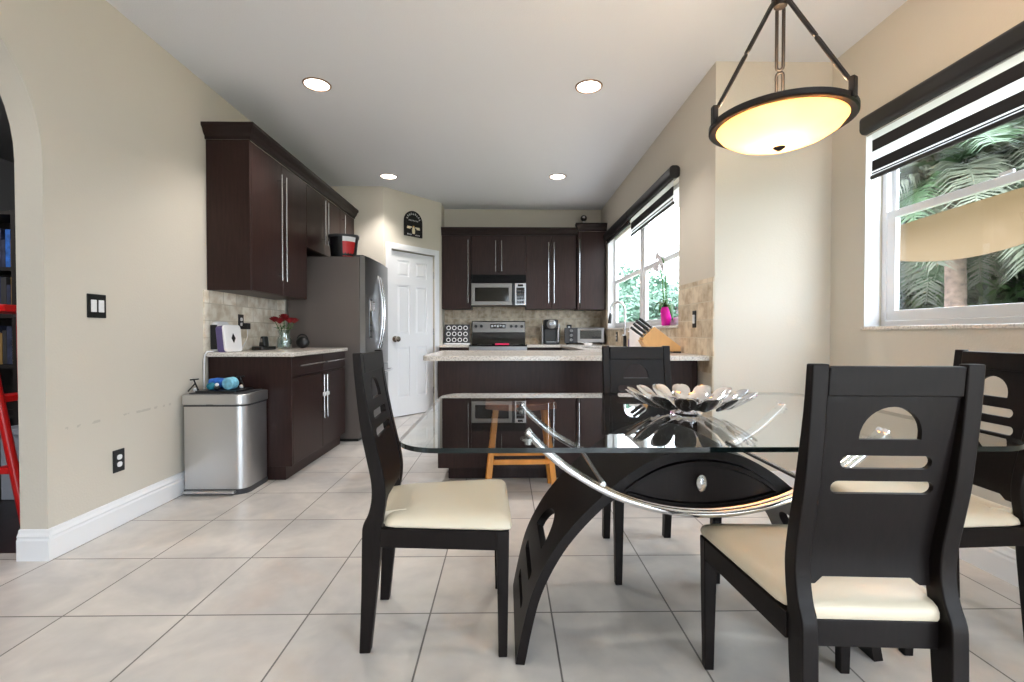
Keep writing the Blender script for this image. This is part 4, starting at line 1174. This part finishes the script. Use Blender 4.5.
for (zc, n_, x0, x1) in ((2.535, 7, -.07, .07), (2.352, 11, -.095, .095)):
    for k in range(n_):
        u = cp_ + x0 + (x1 - x0) * k / (n_ - 1)
        if abs(u - cp_) < .03 and zc < 2.4: continue
        mk.box(0, 0, 0, 0, 0, 0) if False else mk.prism([(u - .005, zc - .008), (u - .001, zc - .008), (u + .003, zc + .004 * (k % 2)), (u + .005, zc + .009), (u - .003, zc + .009)], diag, .015, .0175)
mk.build('lettering', 'white_plastic', c)
mk = MB()
for sx in (-1, 1):
    for (u0, v0, u1, v1) in ((.03, 2.44, .10, 2.456), (.05, 2.425, .105, 2.44)):
        a_, b_ = cp_ + sx * u0, cp_ + sx * u1
        mk.prism([(min(a_, b_), v0), (max(a_, b_), v0), (max(a_, b_), v1), (min(a_, b_), v1)], diag, .015, .0175)
mk.build('ribbon', 'cream', c)

# ================================================================== WORKTOP THINGS
# ---- roses in a vase
VX, VY, WZ = -1.97, 4.26, .934
c = thing('glass_vase', 'clear glass vase holding the red roses on the short worktop', 'vase', (VX, VY, WZ)); c.scale = (1.4, 1.4, 1.25)
MB().lathe([(0, .002), (.035, 0), (.042, .01), (.045, .06), (.032, .10), (.040, .135), (.037, .135), (.029, .10), (.041, .06), (.038, .014), (0, .012)], 28).build('glass', 'vase_glass', c, smooth=50)
MB().lathe([(0, .013), (.037, .014), (.040, .055), (.036, .075), (0, .075)], 24).build('water', 'vase_glass', c, smooth=50)
rl = ['red rose facing the fridge', 'tallest red rose in the glass vase', 'red rose leaning toward the splashback', 'red rose leaning toward the drawers', 'lowest red rose by the vase rim', 'red rose at the back of the bunch']
for k, (dx, dy, dz) in enumerate(((.065, .05, .25), (.0, .0, .285), (-.075, -.02, .26), (.075, -.055, .25), (-.005, -.075, .245), (-.03, .06, .27))):
    r = thing('rose', rl[k], 'rose', (VX + dx * .12, VY + dy * .12, WZ + .02), 0, 'red roses in the glass vase')
    MB().tube(spline([(0, 0, 0), (dx * .3, dy * .3, dz * .5), (dx * .88, dy * .88, dz - .035)], 4), .003, 6).build('stem', 'stem_green', r)
    hd = MB(); cx, cy, cz = dx * .88, dy * .88, dz - .02
    for ring, (n_, rr, hh, tilt) in enumerate(((3, .014, .044, .1), (5, .027, .042, .35), (6, .039, .034, .7))):
        for j in range(n_):
            an = 2 * PI * j / n_ + ring * .5
            rows = []
            for i in range(4):
                t_ = i / 3; row = []
                for q in (-1, 0, 1):
                    aa = an + q * .75 * (.5 + .5 * t_); R_ = rr * (.35 + .65 * t_ ** .6) + tilt * .008 * t_
                    row.append(hd.V((cx + R_ * math.cos(aa), cy + R_ * math.sin(aa), cz - .014 + hh * t_ * (1 - .12 * abs(q)) - tilt * .01 * t_ * t_)))
                rows.append(row)
            for i in range(3):
                for q in range(2): hd.face([rows[i][q], rows[i][q + 1], rows[i + 1][q + 1], rows[i + 1][q]])
    hd.ball((cx, cy, cz), .022, 8, 6)
    hd.build('bloom', 'rose', r, smooth=50)
    lf = MB()
    for j in range(3):
        an = j * 2.1 + k; b0 = Vector((dx * .5, dy * .5, dz * .62)); d_ = Vector((math.cos(an), math.sin(an), .25)); s_ = Vector((-d_.y, d_.x, 0)) * .014
        v = [lf.V(b0), lf.V(b0 + d_ * .025 + s_), lf.V(b0 + d_ * .055), lf.V(b0 + d_ * .025 - s_)]; lf.face(v)
    lf.build('leaf', 'stem_green', r)
# ---- black cordless phone and its low stand beside the vase
c = thing('desk_phone', 'black phone on a low stand behind the vase', 'phone', (-2.05, 4.06, WZ), math.radians(-20)); c.scale = (1.1, 1.1, 1.25)
MB().prism(rrect(-.06, .06, -.07, .07, .02), XYW, 0, .022).build('base', 'black_plastic', c, bevel=.004)
MB().prism([(-.03, .022), (.03, .022), (.02, .09), (-.01, .09)], lambda u, v, w_: (u, w_, v), -.025, .025).build('handset', 'black_plastic', c, bevel=.008)
MB().box(-.012, .012, -.026, -.024, .05, .075).build('screen', 'steel', c)
c = thing('camera_bag', 'small rounded black pouch between vase and fridge', 'pouch', (-1.86, 4.38, WZ)); c.scale = (1.0, 1.0, 1.5)
MB().ball((0, 0, .036), .055, 16, 10, sc=(1.15, .75, .65)).build('pouch', 'black_plastic', c, smooth=60)
MB().tube([(.05 * math.cos(t_), -.0, .05 + .035 * math.sin(t_)) for t_ in [PI * k / 8 for k in range(9)]], .005, 6).build('strap', 'black_plastic', c)
# ---- square window-cleaning robot
c = thing('cleaning_robot', 'white square cleaning robot with a black diamond leaning on the splashback', 'robot cleaner', (-2.02, 3.545, WZ), math.radians(80))
T = Matrix.Rotation(math.radians(-6), 4, 'X')
rb_ = lambda u, v, w_: tuple(T @ Vector((u, w_, v)))
MB().prism(rrect(-.085, .085, .0, .20, .025), rb_, -.018, .0).build('face_plate', 'white_plastic', c, bevel=.005, seg=3)
MB().prism(rrect(-.082, .082, .0, .197, .025), rb_, 0, .055).build('body', 'purple', c, bevel=.006)
MB().prism([(0, .065), (.020, .10), (0, .135), (-.020, .10)], rb_, -.0205, -.018).build('diamond_mark', 'black_plastic', c)
c = thing('white_router', 'white device with a dark edge standing behind the square robot', 'router', (-2.134, 3.60, WZ), math.radians(90))
MB().prism(rrect(-.09, .07, 0, .225, .03), lambda u, v, w_: (u, w_, v), -.02, .02).build('case', 'white_plastic', c, bevel=.006)
MB().prism(rrect(-.098, -.088, .02, .20, .004), lambda u, v, w_: (u, w_, v), -.022, .022).build('dark_edge', 'black_plastic', c)
tag(MB().tube(spline([(-2.10, 3.45, .941), (-2.12, 3.435, .941), (-2.14, 3.424, .93), (-2.151, 3.42, .86), (-2.154, 3.42, .55), (-2.154, 3.42, .2)], 6), .005, 8).build('power_cord', 'white_plastic'),
    'white cord hanging from worktop down behind the trash can', 'cord')

# ---- trash can
c = thing('trash_can', 'rectangular stainless step trash can by the base cabinet', 'trash can', (-1.927, 3.308, 0))
W2, D2 = .20, .142
def canout(g): return [(-W2 - g, -D2 - g), (-W2 - g, D2 + g)] + [(W2 + g, D2 + g)] + arc(W2 - .07, -D2 + .07, .07 + g, 0, -PI / 2, 8)
MB().prism(canout(.004), XYW, 0, .035).build('base', 'dark_grey', c, smooth=40)
MB().prism(canout(0), XYW, .035, .595).build('body', 'can_steel', c, smooth=40)
MB().prism(canout(.009), XYW, .597, .665).build('lid', 'can_steel', c, smooth=40, bevel=.006)
MB().prism(canout(-.02), XYW, .665, .672).build('lid_inset', 'dark_grey', c, smooth=40)
pd = MB(); pd.box(-W2 + .005, W2 - .06, -D2 - .035, -D2 + .0, .012, .03); pd.build('pedal', 'can_steel', c, bevel=.006)
MB().box(-.05, .0, -D2 - .012, -D2 - .008, .588, .600).build('latch', 'dark_grey', c, bevel=.002)
MB().prism(canout(.002), XYW, .585, .597).build('seal', 'dark_grey', c, smooth=40)
# things on the lid
TZ = .6725
tag(MB().plate(rrect(-2.08, -1.80, 3.20, 3.42, .01), [], XYW, TZ, TZ + .012).build('black_tray', 'black_plastic', bevel=.003), 'shallow black tray lying on the trash can lid', 'tray')
TZ2 = TZ + .0125
c = thing('rolled_cloth', 'blue rolled cloth lying on the tray over the trash can', 'cloth', (-1.985, 3.345, TZ2 + .036))
MB().tube([(-.075, 0, .0), (-.03, .005, .004), (.03, -.002, 0), (.085, 0, .004)], [.033, .036, .035, .033], 16).build('roll', 'blue', c, smooth=50)
MB().tube([(-.078, 0, .012), (-.03, .0, .018), (.03, .0, .016), (.086, 0, .018)], .020, 12).build('pale_fold', 'pale_blue', c, smooth=50)
tag(MB().tube([(-1.895, 3.255, TZ2 + .042), (-1.885, 3.32, TZ2 + .044)], .042, 20).build('tape_roll', 'pale_blue', smooth=40, bevel=.006), 'pale blue roll standing on its edge on the tray', 'roll')
tag(MB().ball((-2.00, 3.255, TZ2 + .026), .026, 16, 10, sc=(1.2, 1, 1)).build('teal_ball', 'teal', smooth=60), 'teal ball in front of the blue rolled cloth', 'ball')
c = thing('small_figure', 'small dark and white figure in the middle of the tray', 'figure', (-1.95, 3.235, TZ2))
MB().ball((0, 0, .018), .018, 12, 8).build('figure_body', 'black_plastic', c, smooth=60); MB().ball((.004, -.008, .040), .012, 12, 8).build('figure_head', 'white_plastic', c, smooth=60)
def wire_toy(label, x, y, z):
    c = thing('wire_toy', label, 'toy', (x, y, z)); c.scale = (1.15, 1.15, 1.15)
    b0 = MB()
    b0.ball((0, 0, .012), .012, 10, 6); b0.build('toy_body', 'white_plastic', c, smooth=50)
    w_ = MB()
    for (p, q) in (((-.03, -.02, 0.003), (0, 0, .05)), ((.03, -.02, .003), (0, 0, .05)), ((0, .03, .003), (0, 0, .05)), ((0, 0, .05), (-.01, 0, .075)), ((-.03, 0, .07), (.02, 0, .075))): w_.tube([p, q], .004, 8)
    w_.build('toy_frame', 'black_plastic', c)
wire_toy('spindly black toy at the wall side of the lid', -2.112, 3.26, TZ + .001)
wire_toy('spindly black toy at the cabinet side of the lid', -1.845, 3.34, TZ + .014)
# ---- knife block + knives
KX, KY = 1.065, 3.72
c = thing('knife_block', 'slanted pale wooden knife block by the sink window', 'knife block', (KX, KY, .919))
MB().prism([(.03, .012), (.295, .012), (.295, .05), (.09, .205), (.0, .115)], lambda u, v, w_: (u, w_, v), -.055, .055).build('block', 'birch', c, bevel=.004)
MB().prism([(.04, .012), (.07, .012), (.02, .10), (-.01, .10)], lambda u, v, w_: (u, w_, v), -.057, .057).build('front_board', 'birch', c, bevel=.003)
MB().box(.24, .30, -.05, .05, 0, .012).build('foot_pad', 'black_plastic', c)
MB().box(.03, .06, -.05, .05, 0, .012).build('foot_pad', 'black_plastic', c)
kd = Vector((-.80, 0, .60)).normalized()
for k in range(7):
    row = 0 if k < 4 else 1
    f_ = (.12 + .25 * k) if row == 0 else (.2 + .28 * (k - 4))
    b0 = Vector((.0 + .09 * f_, -.030 if row == 0 else .026, .115 + .09 * f_)) + kd * .004 + Vector((KX, KY, .919))
    o = thing('kitchen_knife', 'black-handled knife %s from the top of the block, %s row' % (('first', 'second', 'third', 'fourth')[3 - k] if row == 0 else ('first', 'second', 'third')[6 - k], 'front' if row == 0 else 'rear'), 'knife', b0, 0, 'knives in the wooden block')
    L_ = .105 + .02 * f_
    MB().tube([kd * -.002, kd * .02, kd * .06, kd * L_], [.010, .0095, .0115, .0105], 10).build('handle', 'black_plastic', o, smooth=60)
    MB().tube([kd * -.004, kd * .006], .0118, 10).build('bolster', 'steel', o)
# ---- paper towel, soap bottle, little bowl
c = thing('paper_towel_roll', 'white paper towel roll behind the knife block', 'paper towel', (1.20, 4.35, .919))
MB().lathe([(0, 0), (.07, 0), (.07, .008), (0, .008)], 24).build('stand', 'steel', c)
MB().lathe([(.018, .009), (.058, .009), (.060, .02), (.060, .235), (.058, .24), (.018, .24), (.018, .009)], 30).build('roll', 'petal_white', c, smooth=40)
MB().tube([(0, 0, .008), (0, 0, .27)], .006, 8).build('rod', 'steel', c)
c = thing('soap_bottle', 'purple soap bottle with white pump beside the faucet', 'soap bottle', (1.235, 4.62, .919))
MB().lathe([(0, 0), (.036, 0), (.038, .01), (.036, .09), (.02, .115), (.013, .12), (0, .12)], 20).build('bottle', 'purple', c, smooth=50)
MB().lathe([(0, .12), (.015, .12), (.015, .14), (.006, .142), (.006, .165), (.014, .168), (.014, .178), (0, .178)], 14).build('pump', 'white_plastic', c, smooth=40)
MB().tube([(0, 0, .172), (-.04, 0, .170)], .005, 8).build('nozzle', 'white_plastic', c)
c = thing('metal_strainer', 'small shiny strainer bowl on the worktop in front of the toaster oven', 'strainer', (.96, 5.50, .919))
MB().lathe([(0, .0), (.03, 0), (.05, .03), (.053, .045), (.049, .045), (.046, .031), (.028, .004), (0, .004)], 24).build('bowl', 'chrome', c, smooth=50)
MB().tube([(-.05, 0, .042), (-.09, 0, .05), (-.12, 0, .05)], .005, 8).build('handle', 'chrome', c)
# ---- orchid
c = thing('potted_orchid', 'white orchid in a magenta pot on the kitchen window sill', 'orchid', (XK + .035, 4.22, KW[2] + .001))
MB().lathe([(0, 0), (.036, 0), (.039, .01), (.050, .15), (.052, .165), (.047, .165), (.045, .15), (.036, .02), (0, .02)], 28).build('pot', 'magenta', c, smooth=50)
MB().lathe([(0, .135), (.0435, .135)], 20).build('soil', 'soil', c)
def strap_leaf(an, L_, droop, wd):
    lf = MB(); rows = []
    for i in range(9):
        t_ = i / 8; x = L_ * t_; z = .15 + .09 * math.sin(t_ * 2.2) - droop * t_ * t_; hw = wd * math.sin(PI * min(.97, t_ * .8 + .17))
        cxv = Vector((math.cos(an), math.sin(an), 0)); sv = Vector((-cxv.y, cxv.x, 0))
        rows.append([lf.V(cxv * x + sv * hw * q + Vector((0, 0, z + .012 * abs(q)))) for q in (-1, 0, 1)] )
    for i in range(8):
        for q in range(2): lf.face([rows[i][q], rows[i][q + 1], rows[i + 1][q + 1], rows[i + 1][q]])
    o = lf.build('leaf', 'leaf_dark', c, smooth=60); s_ = o.modifiers.new('thick', 'SOLIDIFY'); s_.thickness = .003
strap_leaf(PI * .52, .14, .06, .028); strap_leaf(-PI * .48, .15, .20, .028); strap_leaf(PI * .9, .11, .1, .026); strap_leaf(-PI * .75, .13, .12, .026); strap_leaf(.9 * PI / 2, .10, .02, .024)
for k, pts in enumerate(([(0, -.01, .14), (-.01, -.02, .32), (-.02, -.03, .50), (-.03, .02, .60), (-.04, .08, .64)], [(0, .02, .14), (-.01, .05, .30), (-.02, .06, .45), (-.03, .09, .53), (-.04, .14, .55)])):
    S_l = spline(pts, 5)
    MB().tube(S_l, .0055, 6).build('stem', 'stem_green', c)
    for j in range(6 if k == 0 else 4):
        p = Vector(S_l[-1 - j * 2]) + Vector((-.015, 0, -.012 + .02 * (j % 2)))
        fl = MB()
        for q in range(5):
            an = 2 * PI * q / 5 + .3 * j; L_ = .046 if q != 2 else .036
            d_ = Vector((-.25, math.cos(an), math.sin(an))).normalized(); s_ = Vector((0, -math.sin(an), math.cos(an))) * .02
            v = [fl.V(p), fl.V(p + d_ * L_ * .55 + s_), fl.V(p + d_ * L_), fl.V(p + d_ * L_ * .55 - s_)]; fl.face(v)
        fl.ball(p + Vector((-.006, 0, 0)), .006, 8, 6)
        fl.build('flower', 'petal_white', c)

# ================================================================== ROOM BEYOND THE ARCHWAY
c = thing('bookcase', 'dark bookcase full of books in the dim room beyond the archway', 'bookcase', (0, 0, 0))
bx0, bx1, by0 = -4.9, -3.50, 3.45
MB().box(bx0, bx1, by0 + .28, by0 + .30, 0, 1.95).build('back_panel', 'shelf_dark', c)
for x in (bx0, bx1 - .03): MB().box(x, x + .03, by0, by0 + .28, 0, 1.95).build('side_panel', 'shelf_dark', c)
SHZ = (.08, .46, .82, 1.18, 1.52, 1.92)
for z in SHZ: MB().box(bx0 + .03, bx1 - .03, by0, by0 + .28, z, z + .025).build('shelf', 'shelf_dark', c)
random.seed(11)
bc = ['denim', 'tan_board', 'dark_grey', 'denim', 'teal', 'dark_grey', 'blue', 'cream']
rowname = ['bottom shelf', 'second shelf', 'third shelf', 'fourth shelf', 'top shelf']
bcol = {'denim': 'slate blue', 'tan_board': 'tan', 'cream': 'cream', 'red': 'red', 'teal': 'teal', 'dark_grey': 'dark grey', 'blue': 'bright blue', 'white_plastic': 'white'}
ordn = ['first', 'second', 'third', 'fourth', 'fifth', 'sixth', 'seventh', 'eighth', 'ninth', 'tenth', 'eleventh', 'twelfth', 'thirteenth', 'fourteenth', 'fifteenth', 'sixteenth']
for r_ in (2, 3, 4):
    x = bx1 - .035; i = 0
    while x > bx1 - .29 and i < 16:
        wd = random.uniform(.028, .05); ht = random.uniform(.2, .29); m_ = random.choice(bc)
        o = MB().box(x - wd, x - .002, by0 + .04, by0 + .24, SHZ[r_] + .026, SHZ[r_] + .026 + ht).build('book', m_, bevel=.003)
        tag(o, '%s book, %s from the archway end of the %s' % (bcol[m_], ordn[i], rowname[r_]), 'book', 'books in the dark bookcase')
        x -= wd; i += 1
c = thing('step_ladder', 'red folding step ladder standing beyond the archway', 'ladder', (0, 0, 0))
lx = -2.86
def flat(p, q, wy, tx, name, m_):
    p, q = Vector(p), Vector(q); d_ = (q - p).normalized(); sx_ = Vector((1, 0, 0)); n_ = d_.cross(sx_).normalized()
    mb = MB(); v = []
    for e in (p, q):
        for a_, b_ in ((-1, -1), (1, -1), (1, 1), (-1, 1)): v.append(mb.V(e + sx_ * a_ * tx + n_ * b_ * wy))
    for qd in ((0, 3, 2, 1), (4, 5, 6, 7), (0, 1, 5, 4), (1, 2, 6, 5), (2, 3, 7, 6), (3, 0, 4, 7)): mb.face([v[i] for i in qd])
    return mb.build(name, m_, c, bevel=.003)
def flat3(p, q, t_, name, m_='ladder_red'):
    return MB().tube([p, q], t_, 8).build(name, m_, c, smooth=50)
for yv in (2.62, 3.02):
    flat3((-2.85, yv, 1.20), (-2.62, yv, .0), .022, 'front_rail')
    flat3((-3.04, yv, 1.20), (-3.03, yv, .0), .018, 'rear_rail')
for z, x in ((.30, -2.70), (.69, -2.78)): MB().box(x - .09, x + .02, 2.62, 3.02, z, z + .035).build('step', 'ladder_red', c, bevel=.004)
MB().box(-3.08, -2.70, 2.60, 3.04, 1.19, 1.228).build('top_cap', 'ladder_red', c, bevel=.005)
c = thing('laundry_hamper', 'dark blue fabric hamper standing behind the red ladder', 'hamper', (-3.0, 3.24, .46))
MB().prism(rrect(-.2, .25, -.1, .1, .03), XYW, .001, .72).build('fabric_body', 'denim', c, bevel=.006)
MB().prism(rrect(-.21, .26, -.11, .11, .03), XYW, .72, .745).build('rim', 'dark_grey', c, bevel=.004)
c = thing('storage_box', 'pale grey storage box on the dark floor behind the red ladder', 'box', (-3.00, 3.20, 0))
MB().prism(rrect(-.25, .25, -.12, .12, .02), XYW, 0, .42).build('box_body', 'grey_box', c, bevel=.004)
MB().prism(rrect(-.265, .265, -.135, .135, .02), XYW, .42, .46).build('lid', 'grey_box', c, bevel=.006)

c = thing('ceiling_light', 'unseen round ceiling light added to brighten the room beyond the archway', 'ceiling light', (-3.9, 1.6, ZC))  # added out of view to lift the dark room behind the archway
MB().lathe([(0, -.07), (.10, -.06), (.15, -.03), (.16, 0)], 28).build('diffuser', 'lamp_lens', c, smooth=60)
MB().lathe([(.158, -.012), (.175, -.012), (.175, 0), (.158, 0)], 28).build('trim_ring', 'nickel', c)
l = bpy.data.lights.new('hall_fill_light', 'POINT'); l.energy = 22; l.color = (1, .95, .9); l.shadow_soft_size = .12
lo = bpy.data.objects.new('hall_fill_light', l); COL.objects.link(lo); lo.parent = c; lo.location = (0, 0, -.16)

# ================================================================== OUTDOORS
lw = MB().box(-8, XD + .25, YR - 14, YR - .2, -.3, -.08).box(XD + .25, 30, -10, 40, -.3, -.08).box(XK + .2, XD + .25, YJ + .2, 40, -.3, -.08)
struct(lw.build('ground', 'lawn_green'), 'lawn outside the windows')
struct(MB().box(-4, 6, YR - 5, YR - .2, -.08, -.03).box(XD + .25, 6, YR - .2, .3, -.08, -.03).box(XK + .25, 4.6, YJ + .3, 13, -.08, -.03).build('ground', 'stucco'), 'unseen pale concrete slab added to bounce daylight onto the ceiling')  # added bounce surface, sends daylight up through the openings to the ceiling
def frond_mesh(L_, n, ll, droop, m_, name):
    mb = MB(); prev = None
    P = [Vector((L_ * t_, 0, .30 * L_ * math.sin(t_ * 1.9) - droop * t_ * t_)) for t_ in [i / n for i in range(n + 1)]]
    mb.tube(P[::2], .012, 5)
    rnd = random.Random(5)
    for i in range(2, n):
        p = P[i]; d_ = (P[min(i + 1, n)] - P[i - 1]).normalized()
        for s_ in (-1, 1):
            l_ = ll * (.45 + .55 * math.sin(PI * (i / n) ** .8)) * rnd.uniform(.8, 1.1)
            sd = Vector((0, s_, 0)); dr_ = (d_ * .55 + sd * .75 + Vector((0, 0, rnd.uniform(-.15, .3)))).normalized()
            wv = d_ * .016
            mid = p + dr_ * l_ * .55; tip = p + dr_ * l_ + Vector((0, 0, -.28 * l_))
            v = [mb.V(p - wv), mb.V(p + wv), mb.V(mid + wv), mb.V(tip), mb.V(mid - wv)]
            mb.face(v)
    bm = mb.bm; me_ = bpy.data.meshes.new(name); bm.to_mesh(me_); bm.free(); me_.materials.append(M[m_]); return me_
fmA = frond_mesh(1.7, 58, .66, .9, 'frond_green', 'frond'); fmB = frond_mesh(1.6, 56, .66, 1.2, 'frond_pale', 'frond')
def palm(label, x, y, h, n, rad=.11, seed=0, meshes=None):
    c = thing('palm_tree', label, 'palm tree', (x, y, -.1), 0, 'palm trees outside the dining window')
    MB().tube([(0, 0, 0), (.02, 0, h * .5), (0, .02, h)], [rad * 1.1, rad, rad * .95], 12).build('trunk', 'bark', c, smooth=60)
    rnd = random.Random(seed)
    for k in range(n):
        f_ = bpy.data.objects.new('frond', (meshes or (fmA, fmB))[k % 2] if not meshes else meshes[k % len(meshes)]); COL.objects.link(f_); f_.parent = c
        f_.location = (0, 0, h - .05); e = rnd.uniform(-.75, .5)
        f_.rotation_euler = (rnd.uniform(-.3, .3), -e, k * 2.4 + rnd.uniform(-.2, .2)); s_ = rnd.uniform(.8, 1.1); f_.scale = (s_, s_, s_)
    return c
palm('brown-trunked palm standing behind the tan shade sail', 6.55, 6.85, 3.5, 26, .125, 1)
palm('pale drooping palm at the top of the dining window', 7.9, 6.5, 4.0, 34, .11, 2, (fmB, fmA, fmB))
palm('tall palm behind the wide blind', 8.6, 7.3, 4.6, 28, .11, 3, (fmB, fmA))
palm('low bushy palm below the shade sail', 8.3, 7.9, 1.0, 26, .12, 4, (fmA,))
palm('low palm with green fronds beside the white window jamb', 6.6, 8.3, 1.0, 26, .12, 5, (fmA,))
palm('low palm at the far side of the dining window', 9.2, 6.9, 1.0, 26, .12, 6, (fmA,))
palm('dense palm filling the gap above the sail', 8.5, 8.9, 3.4, 34, .12, 7, (fmA, fmB))
def leaf_cloud(name, rx, rz, n, sz, m_, seed):
    rnd = random.Random(seed); mb = MB()
    for _ in range(n):
        while True:
            p = Vector((rnd.uniform(-1, 1), rnd.uniform(-1, 1), rnd.uniform(-1, 1)))
            if .35 < p.length < 1: break
        p = Vector((p.x * rx, p.y * rx, p.z * rz)) * (1 + .15 * math.sin(p.x * 9) * math.sin(p.y * 7 + p.z * 8))
        a_ = Vector((rnd.gauss(0, 1), rnd.gauss(0, 1), rnd.gauss(0, 1))).normalized(); b_ = a_.orthogonal().normalized()
        s_ = sz * rnd.uniform(.6, 1.3)
        mb.face([mb.V(p - a_ * s_), mb.V(p + b_ * s_ * .45), mb.V(p + a_ * s_), mb.V(p - b_ * s_ * .45)])
    me_ = bpy.data.meshes.new(name); mb.bm.to_mesh(me_); mb.bm.free(); me_.materials.append(M[m_]); return me_
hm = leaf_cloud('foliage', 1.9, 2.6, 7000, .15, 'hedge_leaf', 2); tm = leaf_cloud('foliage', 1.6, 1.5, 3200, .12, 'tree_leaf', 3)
def tree(label, x, y, zc, me_, h, s_=1, rz=0, group='leafy trees outside the windows'):
    c = thing('leafy_tree', label, 'tree', (x, y, -.1), rz, group)
    MB().tube([(0, 0, 0), (.05, 0, h * .6), (0, 0, h)], [.12, .1, .05], 8).build('trunk', 'bark', c, smooth=60)
    f_ = bpy.data.objects.new('foliage', me_); COL.objects.link(f_); f_.parent = c; f_.location = (0, 0, zc); f_.scale = (s_, s_, s_)
    return c
for k, (x, y, lb) in enumerate(((7.0, 11.2, 'tall hedge tree behind the palms nearest the house wall'), (9.6, 10.6, 'second tall hedge tree behind the palms'), (11.0, 8.4, 'hedge tree behind the brown palm trunk'), (11.4, 5.9, 'hedge tree behind the low palm fronds'), (9.6, 3.6, 'hedge tree at the outer end of the dining window view'))):
    tree(lb, x, y, 2.5, hm, 2.5, 1.2, k * 1.3)
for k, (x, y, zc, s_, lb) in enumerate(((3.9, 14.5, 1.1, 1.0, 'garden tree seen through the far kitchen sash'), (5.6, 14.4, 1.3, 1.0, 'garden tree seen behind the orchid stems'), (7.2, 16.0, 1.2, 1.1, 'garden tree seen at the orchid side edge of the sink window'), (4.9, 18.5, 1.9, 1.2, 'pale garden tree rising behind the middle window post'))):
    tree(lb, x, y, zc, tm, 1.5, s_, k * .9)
# shade sail, curved cloth stretched outside the dining window
sl = MB(); NU, NV = 24, 8; A = []; B = []
for i in range(NU + 1):
    t_ = -.1 + .7 * i / NU
    bx_, by_ = 3.6 + 2.6 * t_, 4.3 - 1.4 * t_
    zbot = 1.71 - .45 * t_ + 3.0 * t_ * t_; ztop = max(zbot + .03, 2.057 + .9 * t_ - .2 * t_ * t_)
    ra, rb2 = [], []
    for j in range(NV + 1):
        s_ = j / NV; z = ztop + (zbot - ztop) * s_; off = .18 * s_ - .10 * math.sin(PI * s_)
        p = Vector((bx_ - .5 * off, by_ - .8 * off, z)); ra.append(sl.V(p)); rb2.append(sl.V(p + Vector((.003, .004, -.001))))
    A.append(ra); B.append(rb2)
for i in range(NU):
    for j in range(NV):
        sl.face([A[i][j], A[i + 1][j], A[i + 1][j + 1], A[i][j + 1]]); sl.face([B[i][j + 1], B[i + 1][j + 1], B[i + 1][j], B[i][j]])
sc_ = thing('shade_sail', 'tan shade sail stretched outside the dining window', 'shade sail')
sl.build('sail_cloth', 'sail', sc_, smooth=60)
MB().tube([(3.32, 4.46, -.1), (3.32, 4.46, 2.3)], .035, 10).build('post', 'stucco', sc_)
MB().tube([(5.18, 3.44, -.1), (5.18, 3.44, 2.7)], .035, 10).build('post', 'stucco', sc_)
